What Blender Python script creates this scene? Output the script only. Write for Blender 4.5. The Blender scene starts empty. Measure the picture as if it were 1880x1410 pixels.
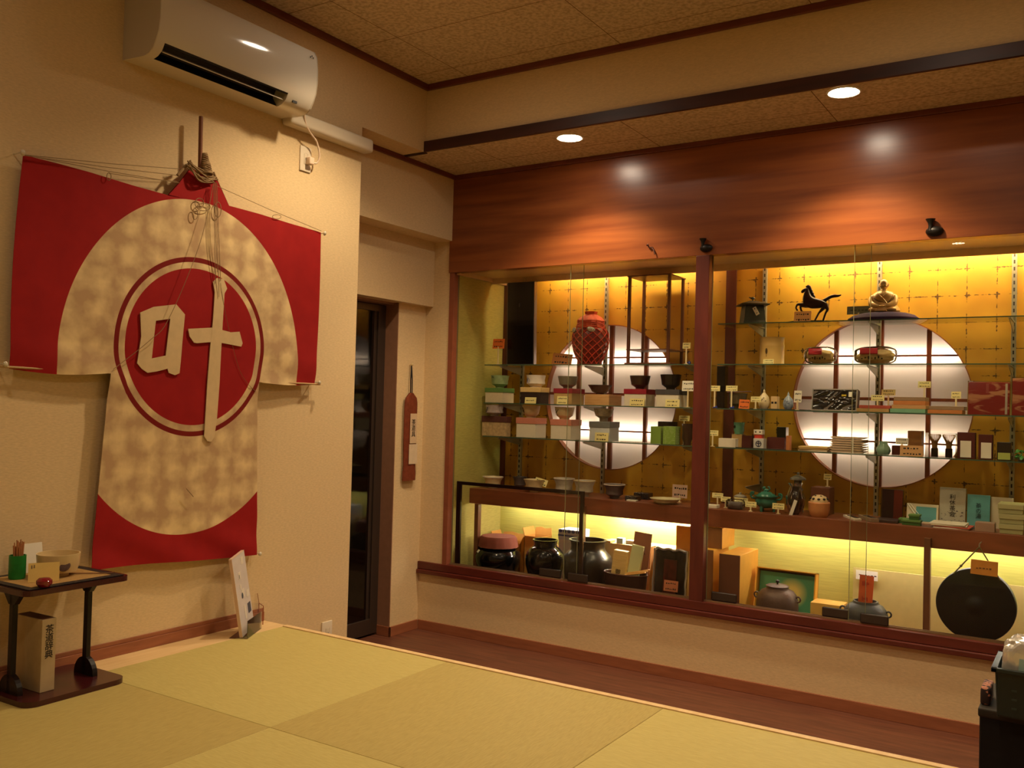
import bpy, bmesh, math, random
from mathutils import Vector, Matrix
random.seed(7)
C = bpy.context.scene.collection
scn = bpy.context.scene
PI = math.pi

# ------------------------------------------------------------------ camera, exposure
EYE = Vector((0.0, 0.0, 1.39))
YAW, PITCH, ROLL, FPX = -0.569309, 0.023459, 0.026431, 1680.0
FW = Vector((math.sin(YAW)*math.cos(PITCH), math.cos(YAW)*math.cos(PITCH), math.sin(PITCH)))
_rt = Vector((math.cos(YAW), -math.sin(YAW), 0)); _up = _rt.cross(FW)
RT = math.cos(ROLL)*_rt + math.sin(ROLL)*_up
UP = -math.sin(ROLL)*_rt + math.cos(ROLL)*_up
cd = bpy.data.cameras.new('camera'); cam = bpy.data.objects.new('camera', cd); C.objects.link(cam)
cd.sensor_fit = 'HORIZONTAL'; cd.sensor_width = 36.0; cd.lens = 36.0*FPX/1880; cd.clip_start = 0.05
m = Matrix.Identity(4)
for i in range(3):
    m[i][0] = RT[i]; m[i][1] = UP[i]; m[i][2] = -FW[i]; m[i][3] = EYE[i]
cam.matrix_world = m
scn.camera = cam
scn.view_settings.view_transform = 'Standard'; scn.view_settings.look = 'None'
scn.view_settings.gamma = 1.0; scn.view_settings.use_curve_mapping = False
scn.view_settings.exposure = 0.28
scn.cycles.transparent_max_bounces = 24
scn.cycles.sample_clamp_indirect = 4.0
wd = bpy.data.worlds.new('world'); scn.world = wd; wd.use_nodes = True
wd.node_tree.nodes['Background'].inputs[0].default_value = (1.0, 0.7, 0.4, 1)
wd.node_tree.nodes['Background'].inputs[1].default_value = 0.0

WARM = (1.0, 0.76, 0.46)          # ceiling downlights
TUBE = (1.0, 0.86, 0.50)          # tubes inside the showcase
WHITE = (1.0, 0.90, 0.78)         # tubes behind the paper windows
P_SOFFIT = 44.0
# downlights: (x, y, z of the ceiling, power, spot angle, label)
DOWNLIGHTS = [(-2.314, 4.108, 2.786, P_SOFFIT, 118, 'lit round downlight in the low ceiling strip, left of the two in view'),
              (-0.937, 4.065, 2.786, P_SOFFIT*1.25, 118, 'lit round downlight in the low ceiling strip, right of the two in view')]
MAIN = [(-2.40, 3.05, 66, 'nearest the air conditioner'), (-0.55, 3.05, 42, 'above the far edge of the mats'), (-2.20, 0.90, 12, 'above the lacquer stand'),
        (-0.40, 1.10, 40, 'above the middle of the mats'), (1.3, 2.2, 26, 'at the right side of the room'), (-1.2, -1.2, 8, 'behind the camera')]
# ------------------------------------------------------------------ picture measurements -> points on real planes
def ray(px, py): return (FW*FPX + RT*(px-940) - UP*(py-705))
def hit(px, py, ax, val):
    d = ray(px, py); t = (val-EYE[ax])/d[ax]; return EYE + d*t
def col(px, z, Y):                # world x of picture column px at height z on the plane y = Y
    n = RT - FW*((px-940)/FPX); return -(Y*n[1] + (z-1.39)*n[2])/n[0]
def coly(px, z, X):
    n = RT - FW*((px-940)/FPX); return -(X*n[0] + (z-1.39)*n[2])/n[1]
def Z(px, py, Y): return hit(px, py, 1, Y)[2]
def K(px, Y):                     # metres per pixel there
    return hit(px, 720, 1, Y).dot(FW - Vector((0,0,0)))/FPX - EYE.dot(FW)/FPX
def L(px, py): h = hit(px, py, 0, -3.13); return (h[1], h[2])

# ------------------------------------------------------------------ materials
def lin(c):
    return tuple(((v/255)/12.92 if v/255 <= .04045 else ((v/255+.055)/1.055)**2.4) for v in c) + (1,)
MATS = {}
def mat(name, rgb, rough=.6, metal=0.0, spec=.5, var=.0, scale=30, bump=0.0, coat=0.0, emit=None, es=0, sheen=0):
    if name in MATS: return MATS[name]
    mt = bpy.data.materials.new(name); mt.use_nodes = True; nt = mt.node_tree
    b = nt.nodes['Principled BSDF']
    b.inputs['Base Color'].default_value = lin(rgb); b.inputs['Roughness'].default_value = rough
    b.inputs['Metallic'].default_value = metal; b.inputs['Specular IOR Level'].default_value = spec
    b.inputs['Coat Weight'].default_value = coat; b.inputs['Coat Roughness'].default_value = .08
    if emit:
        b.inputs['Emission Color'].default_value = emit + (1,); b.inputs['Emission Strength'].default_value = es
    if var or bump:
        tc = nt.nodes.new('ShaderNodeTexCoord'); n = nt.nodes.new('ShaderNodeTexNoise')
        n.inputs['Scale'].default_value = scale; n.inputs['Detail'].default_value = 4
        nt.links.new(tc.outputs['Object'], n.inputs['Vector'])
        if var:
            r = nt.nodes.new('ShaderNodeValToRGB'); a = lin(rgb)
            r.color_ramp.elements[0].position = .3; r.color_ramp.elements[1].position = .7
            r.color_ramp.elements[0].color = tuple(x*(1-var) for x in a[:3])+(1,)
            r.color_ramp.elements[1].color = tuple(min(1, x*(1+var)) for x in a[:3])+(1,)
            nt.links.new(n.outputs['Fac'], r.inputs[0]); nt.links.new(r.outputs[0], b.inputs['Base Color'])
        if bump:
            bp = nt.nodes.new('ShaderNodeBump'); bp.inputs['Strength'].default_value = bump; bp.inputs['Distance'].default_value = .004
            nt.links.new(n.outputs['Fac'], bp.inputs['Height']); nt.links.new(bp.outputs[0], b.inputs['Normal'])
    MATS[name] = mt; return mt
class NT:                          # tiny node helper
    def __init__(s, mt): s.t = mt.node_tree; s.n = s.t.nodes
    def add(s, typ, **kw):
        n = s.n.new(typ)
        for k, v in kw.items():
            if k.startswith('i_'): n.inputs[int(k[2:])].default_value = v
            else: setattr(n, k, v)
        return n
    def math(s, op, a, b=None, c=None):
        n = s.n.new('ShaderNodeMath'); n.operation = op
        for i, v in enumerate((a, b, c)):
            if v is None: continue
            if hasattr(v, 'is_output') or hasattr(v, 'links'): s.t.links.new(v, n.inputs[i])
            else: n.inputs[i].default_value = v
        return n.outputs[0]
    def link(s, a, b): s.t.links.new(a, b)
    def mix(s, f, a, b):
        n = s.n.new('ShaderNodeMix'); n.data_type = 'RGBA'
        for v, i in ((f, 0), (a, 6), (b, 7)):
            if hasattr(v, 'links'): s.t.links.new(v, n.inputs[i])
            else: n.inputs[i].default_value = v
        return n.outputs[2]
def newmat(name):
    mt = bpy.data.materials.new(name); mt.use_nodes = True; MATS[name] = mt
    return mt, NT(mt), mt.node_tree.nodes['Principled BSDF']
def wood(name, a, b, scale=(1, 12, 12), rough=.35, coat=0.0, sc=3.0, dist=2.0, bump=.05):
    mt, g, P = newmat(name)
    tc = g.add('ShaderNodeTexCoord'); mp = g.add('ShaderNodeMapping'); mp.inputs['Scale'].default_value = scale
    n = g.add('ShaderNodeTexNoise'); n.inputs['Scale'].default_value = sc; n.inputs['Detail'].default_value = 6; n.inputs['Distortion'].default_value = dist*.2
    r = g.add('ShaderNodeValToRGB'); r.color_ramp.elements[0].color = lin(a); r.color_ramp.elements[1].color = lin(b)
    r.color_ramp.elements[0].position = .3; r.color_ramp.elements[1].position = .72
    g.link(tc.outputs['Object'], mp.inputs[0]); g.link(mp.outputs[0], n.inputs['Vector']); g.link(n.outputs[0], r.inputs[0])
    g.link(r.outputs[0], P.inputs['Base Color']); P.inputs['Roughness'].default_value = rough; P.inputs['Coat Weight'].default_value = coat
    P.inputs['Coat Roughness'].default_value = .15
    bp = g.add('ShaderNodeBump'); bp.inputs['Strength'].default_value = bump; bp.inputs['Distance'].default_value = .002
    g.link(n.outputs[0], bp.inputs['Height']); g.link(bp.outputs[0], P.inputs['Normal'])
    return mt
def glassmat(name, tint=(.96, .98, .95), refl=1.0, rough=0.0):
    mt = bpy.data.materials.new(name); mt.use_nodes = True; nt = mt.node_tree; nt.nodes.clear()
    o = nt.nodes.new('ShaderNodeOutputMaterial'); mx = nt.nodes.new('ShaderNodeMixShader')
    tr = nt.nodes.new('ShaderNodeBsdfTransparent'); gl = nt.nodes.new('ShaderNodeBsdfGlossy'); fr = nt.nodes.new('ShaderNodeFresnel')
    tr.inputs[0].default_value = tint+(1,); gl.inputs['Roughness'].default_value = rough; fr.inputs[0].default_value = 1.4
    mu = nt.nodes.new('ShaderNodeMath'); mu.operation = 'MULTIPLY'; mu.inputs[1].default_value = refl
    nt.links.new(fr.outputs[0], mu.inputs[0]); nt.links.new(mu.outputs[0], mx.inputs[0])
    nt.links.new(tr.outputs[0], mx.inputs[1]); nt.links.new(gl.outputs[0], mx.inputs[2]); nt.links.new(mx.outputs[0], o.inputs[0])
    MATS[name] = mt; return mt
# wallpaper of the room: fine woven grain
def wallpaper(name, rgb, v=.07, sx=60, sz=220, rough=.9):
    mt, g, P = newmat(name)
    tc = g.add('ShaderNodeTexCoord'); mp = g.add('ShaderNodeMapping'); mp.inputs['Scale'].default_value = (sx, sx, sz)
    n = g.add('ShaderNodeTexNoise'); n.inputs['Scale'].default_value = 1.0; n.inputs['Detail'].default_value = 3
    g.link(tc.outputs['Object'], mp.inputs[0]); g.link(mp.outputs[0], n.inputs['Vector'])
    r = g.add('ShaderNodeValToRGB'); a = lin(rgb)
    r.color_ramp.elements[0].position = .3; r.color_ramp.elements[1].position = .7
    r.color_ramp.elements[0].color = tuple(x*(1-v) for x in a[:3])+(1,); r.color_ramp.elements[1].color = tuple(min(1, x*(1+v)) for x in a[:3])+(1,)
    g.link(n.outputs[0], r.inputs[0]); g.link(r.outputs[0], P.inputs['Base Color'])
    P.inputs['Roughness'].default_value = rough; P.inputs['Specular IOR Level'].default_value = .2
    bp = g.add('ShaderNodeBump'); bp.inputs['Strength'].default_value = .15; bp.inputs['Distance'].default_value = .002
    g.link(n.outputs[0], bp.inputs['Height']); g.link(bp.outputs[0], P.inputs['Normal'])
    return mt
WALL = wallpaper('wallpaper', (218, 192, 150))
GREENWALL = wallpaper('green_wallpaper', (190, 178, 100), .12, 25, 260)
GREENWALL2 = wallpaper('pale_green_wallpaper', (205, 200, 104), .10, 8, 160)
CEIL = None
def ceilmat():
    mt, g, P = newmat('ceiling_board')
    tc = g.add('ShaderNodeTexCoord'); sp = g.add('ShaderNodeSeparateXYZ'); g.link(tc.outputs['Object'], sp.inputs[0])
    n = g.add('ShaderNodeTexNoise'); n.inputs['Scale'].default_value = 55; n.inputs['Detail'].default_value = 5; g.link(tc.outputs['Object'], n.inputs['Vector'])
    r = g.add('ShaderNodeValToRGB'); r.color_ramp.elements[0].color = lin((178, 156, 126)); r.color_ramp.elements[1].color = lin((212, 190, 156))
    r.color_ramp.elements[0].position = .35; r.color_ramp.elements[1].position = .6
    g.link(n.outputs[0], r.inputs[0])
    def line(o, per, off, w):
        f = g.math('FRACT', g.math('DIVIDE', g.math('ADD', o, off), per)); return g.math('LESS_THAN', f, w/per)
    a = line(sp.outputs[0], .91, 20.17, .004); b = line(sp.outputs[1], .455, 20.28, .004)
    mx = g.math('MAXIMUM', a, b)
    g.link(g.mix(mx, r.outputs[0], lin((110, 84, 62))), P.inputs['Base Color'])
    P.inputs['Roughness'].default_value = .9; P.inputs['Specular IOR Level'].default_value = .2
    return mt
CEIL = ceilmat()
def goldmat():
    mt, g, P = newmat('gold_leaf_squares')
    tc = g.add('ShaderNodeTexCoord'); sp = g.add('ShaderNodeSeparateXYZ'); g.link(tc.outputs['Object'], sp.inputs[0])
    n = g.add('ShaderNodeTexNoise'); n.inputs['Scale'].default_value = 28; n.inputs['Detail'].default_value = 3; g.link(tc.outputs['Object'], n.inputs['Vector'])
    n2 = g.add('ShaderNodeTexNoise'); n2.inputs['Scale'].default_value = 90; g.link(tc.outputs['Object'], n2.inputs['Vector'])
    wob = g.math('MULTIPLY', g.math('SUBTRACT', n2.outputs[0], .5), .012)
    per = .134
    def dist(o, off):
        f = g.math('FRACT', g.math('DIVIDE', g.math('ADD', o, off), per))
        return g.math('MULTIPLY', g.math('ABSOLUTE', g.math('SUBTRACT', f, .5)), per)      # .5*per far, 0 at the seam centre
    dx = dist(sp.outputs[0], 13.4 + .822 + .067); dz = dist(sp.outputs[2], 13.4*1 - 2.134 + .067)
    cross = g.math('ADD', dx, dz)                    # small where seams cross
    w = g.math('ADD', g.math('MULTIPLY', g.math('LESS_THAN', g.math('MAXIMUM', dx, dz), .013), .0022), .0010)
    w = g.math('ADD', w, wob)
    w1 = g.math('ADD', w, g.math('MULTIPLY', g.math('SUBTRACT', n.outputs[0], .55), .012))
    ln = g.math('MAXIMUM', g.math('LESS_THAN', dx, w1), g.math('LESS_THAN', dz, w1))
    star = g.math('LESS_THAN', cross, .0065)
    ln = g.math('MAXIMUM', ln, star)
    r = g.add('ShaderNodeValToRGB'); r.color_ramp.elements[0].color = lin((184, 130, 36)); r.color_ramp.elements[1].color = lin((204, 152, 44))
    r.color_ramp.elements[0].position = .3; r.color_ramp.elements[1].position = .7
    n3 = g.add('ShaderNodeTexNoise'); n3.inputs['Scale'].default_value = 7; g.link(tc.outputs['Object'], n3.inputs['Vector'])
    g.link(n3.outputs[0], r.inputs[0])
    g.link(g.mix(ln, r.outputs[0], lin((88, 58, 20))), P.inputs['Base Color'])
    P.inputs['Roughness'].default_value = .5; P.inputs['Metallic'].default_value = .15
    return mt
GOLD = goldmat()
def tatamimat(name, a, b, along):
    mt, g, P = newmat(name)
    tc = g.add('ShaderNodeTexCoord'); mp = g.add('ShaderNodeMapping')
    mp.inputs['Scale'].default_value = (30, 420, 30) if along == 'x' else (420, 30, 30)
    n = g.add('ShaderNodeTexNoise'); n.inputs['Scale'].default_value = 1; n.inputs['Detail'].default_value = 3
    g.link(tc.outputs['Object'], mp.inputs[0]); g.link(mp.outputs[0], n.inputs['Vector'])
    r = g.add('ShaderNodeValToRGB'); r.color_ramp.elements[0].color = lin(a); r.color_ramp.elements[1].color = lin(b)
    r.color_ramp.elements[0].position = .3; r.color_ramp.elements[1].position = .7
    g.link(n.outputs[0], r.inputs[0]); g.link(r.outputs[0], P.inputs['Base Color'])
    P.inputs['Roughness'].default_value = .6; P.inputs['Specular IOR Level'].default_value = .25
    bp = g.add('ShaderNodeBump'); bp.inputs['Strength'].default_value = .3; bp.inputs['Distance'].default_value = .001
    g.link(n.outputs[0], bp.inputs['Height']); g.link(bp.outputs[0], P.inputs['Normal'])
    return mt
TAT_A = tatamimat('tatami_light', (184, 166, 98), (200, 184, 114), 'x')  # same rush both ways: shading by weave direction is put into the colour
TAT_B = tatamimat('tatami_dark', (172, 152, 88), (188, 168, 102), 'y')  # darker copy, shaded by colour for the turned weave
PANEL = wood('red_wood_panel', (118, 60, 32), (152, 86, 44), (.7, 4, 9), .28, .0, 2.2, 1.5, .02)
TRIM = wood('red_brown_trim', (96, 46, 34), (118, 58, 42), (2, 2, 14), .4)
BASEB = wood('baseboard_wood', (142, 84, 56), (164, 100, 68), (2, 2, 16), .5)
DARKTRIM = wood('dark_brown_board', (52, 24, 18), (70, 32, 24), (1, 8, 8), .45)
FLOORW = wood('floor_planks', (90, 52, 38), (124, 74, 54), (1.2, 16, 8), .45, .0, 3.0, 2, .03)
BORDER = wood('pale_cypress', (220, 184, 130), (234, 202, 150), (10, 1, 10), .55)
COUNTER = wood('counter_wood', (112, 58, 34), (140, 76, 46), (1, 8, 8), .4)
GLASS = glassmat('pane_glass', (.965, .975, .955), .38)
SHELFGLASS = glassmat('shelf_glass', (.92, .96, .92), .6)
PLASTIC = glassmat('clear_plastic', (.955, .955, .95), 1.5, .10)
GLASSEDGE = mat('glass_edge', (66, 92, 74), .2, 0, .8)
# ------------------------------------------------------------------ mesh builder
class MB:
    def __init__(s): s.b = bmesh.new(); s.M = Matrix.Identity(4)
    def _x(s, vs, T=None):
        if T is not None:
            for v in vs: v.co = T @ v.co
    def box(s, x0, x1, y0, y1, z0, z1, bev=0, seg=2, T=None):
        b = bmesh.new(); r = bmesh.ops.create_cube(b, size=1)
        for v in b.verts: v.co = Vector(((x0+x1)/2+v.co.x*(x1-x0), (y0+y1)/2+v.co.y*(y1-y0), (z0+z1)/2+v.co.z*(z1-z0)))
        if bev: bmesh.ops.bevel(b, geom=b.edges[:]+b.verts[:], offset=bev, segments=seg, affect='EDGES', profile=.5)
        return s._merge(b, T)
    def _merge(s, b, T=None):
        if T is not None: bmesh.ops.transform(b, matrix=T, verts=b.verts)
        me = bpy.data.meshes.new('t'); b.to_mesh(me); b.free(); s.b.from_mesh(me); bpy.data.meshes.remove(me); return s
    def lathe(s, prof, c=(0, 0, 0), seg=32, T=None, sy=1.0, wob=None):
        b = bmesh.new(); rows = []
        for (r, z) in prof:
            if r < 1e-6: rows.append([b.verts.new((c[0], c[1], c[2]+z))]); continue
            row = []
            for k in range(seg):
                a = 2*PI*k/seg; rr = r*(wob(a, z) if wob else 1)
                row.append(b.verts.new((c[0]+rr*math.cos(a), c[1]+sy*rr*math.sin(a), c[2]+z)))
            rows.append(row)
        for i in range(len(rows)-1):
            A, B = rows[i], rows[i+1]
            for k in range(seg):
                k2 = (k+1) % seg
                if len(A) == 1 and len(B) == 1: continue
                if len(A) == 1: b.faces.new((A[0], B[k], B[k2]))
                elif len(B) == 1: b.faces.new((A[k], A[k2], B[0]))
                else: b.faces.new((A[k], A[k2], B[k2], B[k]))
        bmesh.ops.recalc_face_normals(b, faces=b.faces)
        return s._merge(b, T)
    def tube(s, pts, r, seg=8, closed=False, T=None, caps=True, rr=None):
        pts = [Vector(p) for p in pts]; n = len(pts); b = bmesh.new(); rows = []
        up = Vector((0, 0, 1)); prev = None
        for i, p in enumerate(pts):
            if closed: t = pts[(i+1) % n]-pts[i-1]
            else: t = pts[min(i+1, n-1)]-pts[max(i-1, 0)]
            t.normalize()
            if prev is None:
                a = t.orthogonal().normalized()
            else:
                a = prev - t*prev.dot(t)
                a = a.normalized() if a.length > 1e-6 else t.orthogonal().normalized()
            prev = a; c = t.cross(a); R = rr[i] if rr else r
            rows.append([b.verts.new(p + (a*math.cos(2*PI*k/seg)+c*math.sin(2*PI*k/seg))*R) for k in range(seg)])
        m2 = n if closed else n-1
        for i in range(m2):
            A, B = rows[i], rows[(i+1) % n]
            for k in range(seg): b.faces.new((A[k], A[(k+1) % seg], B[(k+1) % seg], B[k]))
        if caps and not closed: b.faces.new(rows[0][::-1]); b.faces.new(rows[-1])
        bmesh.ops.recalc_face_normals(b, faces=b.faces)
        return s._merge(b, T)
    def prism(s, poly, d, ax='y', at=0.0, T=None):     # polygon in the plane normal to ax, thickness d from at
        b = bmesh.new()
        def P(u, v, w): return {'y': (u, w, v), 'x': (w, u, v), 'z': (u, v, w)}[ax]
        A = [b.verts.new(P(u, v, at)) for u, v in poly]; B = [b.verts.new(P(u, v, at+d)) for u, v in poly]
        fa = b.faces.new(A); fb = b.faces.new(B[::-1]); n = len(poly)
        for i in range(n): b.faces.new((A[i], B[i], B[(i+1) % n], A[(i+1) % n]))
        bmesh.ops.recalc_face_normals(b, faces=b.faces); bmesh.ops.triangulate(b, faces=[f for f in b.faces if len(f.verts) > 4])
        return s._merge(b, T)
    def sphere(s, c, r, sc=(1, 1, 1), T=None, u=20, v=12):
        b = bmesh.new(); bmesh.ops.create_uvsphere(b, u_segments=u, v_segments=v, radius=r)
        for q in b.verts: q.co = Vector((c[0]+q.co.x*sc[0], c[1]+q.co.y*sc[1], c[2]+q.co.z*sc[2]))
        return s._merge(b, T)
    def done(s, name, mt, parent=None, smooth=False, loc=None, angle=None):
        me = bpy.data.meshes.new(name); s.b.to_mesh(me); s.b.free()
        return link(name, me, mt, parent, smooth, loc)
def link(name, me, mt, parent=None, smooth=False, loc=None):
    if mt is not None and not me.materials: me.materials.append(mt)
    o = bpy.data.objects.new(name, me); C.objects.link(o)
    if smooth:
        me.polygons.foreach_set('use_smooth', [True]*len(me.polygons))
        try: me.set_sharp_from_angle(angle=math.radians(38))
        except Exception: pass
    if parent is not None: o.parent = parent
    if loc is not None: o.location = loc
    return o
def tag(o, label, cat, group=None):
    o['label'] = label; o['category'] = cat
    if group: o['group'] = group
    return o
def thing(name, label, cat, loc=(0, 0, 0), rz=0, group=None):
    o = bpy.data.objects.new(name, None); C.objects.link(o); o.location = loc; o.rotation_euler = (0, 0, rz); o.empty_display_size = .05
    return tag(o, label, cat, group)
def struct(name, mb, mt, smooth=False):
    o = mb.done(name, mt, None, smooth); o['kind'] = 'structure'; return o
def text(s, size, mt, parent=None, loc=(0, 0, 0), rot=(PI/2, 0, 0), name='lettering', ext=.0006, vertical=False, gap=1.05):
    cu = bpy.data.curves.new('f', 'FONT'); cu.body = '\n'.join(s) if vertical else s; cu.size = size
    cu.align_x = 'CENTER'; cu.align_y = 'CENTER'; cu.extrude = ext; cu.space_line = gap; cu.resolution_u = 3
    o = bpy.data.objects.new('f', cu); C.objects.link(o); bpy.context.view_layer.update()
    dg = bpy.context.evaluated_depsgraph_get(); me = bpy.data.meshes.new_from_object(o.evaluated_get(dg))
    bpy.data.objects.remove(o); me.materials.clear()
    q = link(name, me, mt, parent); q.location = loc; q.rotation_euler = rot; return q
def smoothpts(pts, n=6):           # Catmull-Rom
    pts = [Vector(p) for p in pts]; out = []
    for i in range(len(pts)-1):
        p0 = pts[max(i-1, 0)]; p1 = pts[i]; p2 = pts[i+1]; p3 = pts[min(i+2, len(pts)-1)]
        for k in range(n):
            t = k/n; out.append(.5*((2*p1)+(p2-p0)*t+(2*p0-5*p1+4*p2-p3)*t*t+(3*p1-p0-3*p2+p3)*t**3))
    out.append(pts[-1]); return out
# ================================================================== THE SETTING
XL, YW = -3.165, 4.494
SOF, CE = 2.786, 3.160
T0 = .39                           # top of the tatami platform
m_ = MB(); m_.box(-4.6, 2.6, -2.6, 4.60, -.05, 0)
fl = struct('floor', m_, FLOORW)
m_ = MB(); m_.box(XL-.6, 2.6, -2.6, 4.0, CE, CE+.05)
struct('ceiling', m_, CEIL)
m_ = MB(); m_.box(-3.33, 2.6, 4.0, 4.52, SOF, SOF+.04)
struct('ceiling_soffit', m_, CEIL)
# left wall with the air conditioner; its upper part runs on over the recess of the door
m_ = MB(); m_.box(XL-.2, XL, -2.6, 3.468, 0, CE); m_.box(XL-.2, XL, 3.468, 4.0, SOF, CE)
struct('wall_left', m_, WALL)
m_ = MB(); m_.box(-3.50, -3.33, 3.3, YW+.03, 2.385, SOF)
m_.box(-3.66, -3.47, 3.3, YW+.03, 1.987, 2.385)
m_.box(-3.66, -3.525, 4.232, YW+.03, 0, 1.987)
struct('wall_recess', m_, WALL)
# lower part of the showcase wall, narrow strip beside the glass, right end
m_ = MB()
m_.box(-3.55, 2.6, YW, YW+.06, 0, .347); m_.box(-3.55, -3.342, YW, YW+.06, .347, 2.386)
m_.box(.55, 2.6, YW, YW+.06, .347, SOF)
struct('wall_showcase', m_, WALL)
m_ = MB(); m_.box(-3.66, 2.6, 5.27, 5.33, 0, CE)
struct('wall_back', m_, WALL)
m_ = MB(); m_.box(-3.33, 2.6, 3.99, 4.03, SOF+.002, CE)
struct('wall_beam', m_, WALL)
m_ = MB(); m_.box(2.6, 2.65, -2.6, 4.6, 0, CE)
struct('wall_right', m_, WALL)
m_ = MB(); m_.box(-3.4, 2.65, -2.65, -2.6, 0, CE)
struct('wall_front', m_, WALL)
m_ = MB(); m_.box(-3.35, .6, YW-.012, YW+.045, 2.19, SOF-.027, .002)
struct('trim_1', m_, PANEL)
m_ = MB(); m_.box(-3.33, 2.6, 3.972, 3.99, SOF, SOF+.058, .002)
struct('trim_2', m_, DARKTRIM)
m_ = MB(); m_.box(XL, XL+.022, -2.6, 3.99, CE-.032, CE, .003)
struct('trim_3', m_, TRIM)
m_ = MB(); m_.box(XL+.02, 2.6, 3.968, 3.99, CE-.032, CE, .003)
struct('trim_4', m_, TRIM)
m_ = MB(); m_.box(-3.33, -3.312, 3.47, YW-.01, SOF-.027, SOF, .003)
struct('trim_5', m_, TRIM)
m_ = MB(); m_.box(-3.33, 2.6, YW-.022, YW, SOF-.027, SOF, .003)
struct('trim_6', m_, TRIM)
m_ = MB(); m_.box(-3.33, XL, 3.990, 4.006, SOF-.004, SOF+.004)
struct('trim_7', m_, DARKTRIM)
m_ = MB(); m_.box(XL, XL+.01, -2.6, 2.91, T0, T0+.042, .002); m_.box(XL, XL+.006, -2.6, 2.91, T0+.042, T0+.058, .002)
struct('baseboard_left', m_, BASEB)
m_ = MB(); m_.box(-3.515, 2.6, YW-.01, YW, 0, .058, .002)
struct('baseboard_back', m_, BASEB)
m_ = MB(); m_.box(-3.525, -3.515, 4.222, YW-.01, 0, .058, .002); m_.box(-3.62, -3.515, 4.222, 4.232, 0, .058, .002)
struct('baseboard_recess', m_, BASEB)
# brown reveal of the door, then the dark glass sliding door in its metal frame
m_ = MB(); m_.box(-3.62, -3.525, 4.226, 4.232, .058, 1.987); m_.box(-3.66, -3.56, 3.46, 4.232, 1.975, 1.987)
struct('trim_8', m_, mat('door_reveal', (150, 108, 84), .6, var=.08))
METALF = mat('bronze_frame', (84, 70, 62), .35, .6)
d1 = thing('door_1', 'x', 'x', (-3.63, 3.86, 0)); del d1['label']; del d1['category']; d1['kind'] = 'structure'
m_ = MB(); m_.box(-.012, .012, .30, .366, .012, 1.972, .003); m_.box(-.012, .012, -.40, .30, 1.93, 1.972, .003)
m_.box(-.012, .012, -.40, .30, .012, .104, .003); m_.box(-.012, .012, -.42, -.36, .012, 1.972, .003); m_.box(-.03, .0, .25, .30, .10, 1.93, .002)
m_.done('door_frame', METALF, d1)
m_ = MB(); m_.box(-.004, .004, -.37, .27, .10, 1.94)
m_.done('glass_pane', mat('dark_glass', (8, 6, 5), .06, 0, .5), d1)
# floor planks run along the wall: seams
# tatami platform with its pale wooden rim
m_ = MB(); m_.box(XL, 2.6, -2.6, 2.915, 0, T0-.022)
struct('floor_platform', m_, BORDER)
m_ = MB(); m_.box(XL+.001, XL+.150, -2.6, 2.915, T0-.022, T0+.0, .001); m_.box(XL+.15, 2.6, 2.888, 2.915, T0-.022, T0+.0035, .001)
struct('trim_9', m_, BORDER)
tg = 'half size tatami mats on the raised platform'
xs = [-3.015+.9*i for i in range(7)]; ys = [2.887-.9*j for j in range(6)]
for i in range(6):
    for j in range(6):
        x0 = xs[i]; x1 = min(xs[i]+.9, 2.6); y1 = ys[j]; y0 = y1-.9
        if x1-x0 < .3: continue
        if j >= 3 or (i > 3): continue
        mb = MB(); mb.box(x0+.0008, x1-.0008, y0+.0008, y1-.0008, T0-.021, T0, .0012, 1)
        o = mb.done('tatami_mat', TAT_A if (i+j) % 2 == 0 else TAT_B)
        lab = '%s square tatami mat, %s row, %s column from the banner wall' % (('pale', 'darker')[(i+j) % 2], ('front', 'second', 'third')[j], ('first', 'second', 'third', 'fourth')[i])
        tag(o, lab, 'tatami mat', tg)
m_ = MB(); m_.box(-3.015+3.6, 2.6, -2.6, 2.887, T0-.021, T0-.001); m_.box(XL+.15, .585, -2.6, .187, T0-.021, T0-.001)
struct('floor_mats', m_, TAT_A)

# ================================================================== downlights
WHITEP = mat('white_enamel', (235, 230, 220), .35)
def downlight(x, y, z, power, ang, label, disc=60, rad=.045):
    t = thing('downlight', label, 'ceiling light', (x, y, z), 0, 'round recessed downlights')
    m = MB(); m.lathe([(.072, 0), (.072, -.004), (.066, -.007), (.060, -.004), (.060, .0)], seg=40)
    m.done('trim_ring', WHITEP, t, True)
    m = MB(); m.lathe([(.0, -.003), (.060, -.0032), (.060, .0)], seg=32)
    lm = mat('lamp_glow', (255, 240, 220), .5, emit=(1.0, .86, .66), es=disc)
    m.done('lamp_disc', lm, t, True)
    ld = bpy.data.lights.new('lamp', 'SPOT'); ld.energy = power; ld.color = WARM; ld.spot_size = math.radians(ang); ld.spot_blend = .6
    ld.shadow_soft_size = rad
    lo = bpy.data.objects.new('lamp', ld); C.objects.link(lo); lo.parent = t; lo.location = (0, 0, -.05)
    return t
for a in DOWNLIGHTS: downlight(*a)
for x, y, p, w_ in MAIN:
    downlight(x, y, CE, p, 128, 'lit round downlight in the high ceiling ' + w_)
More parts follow.
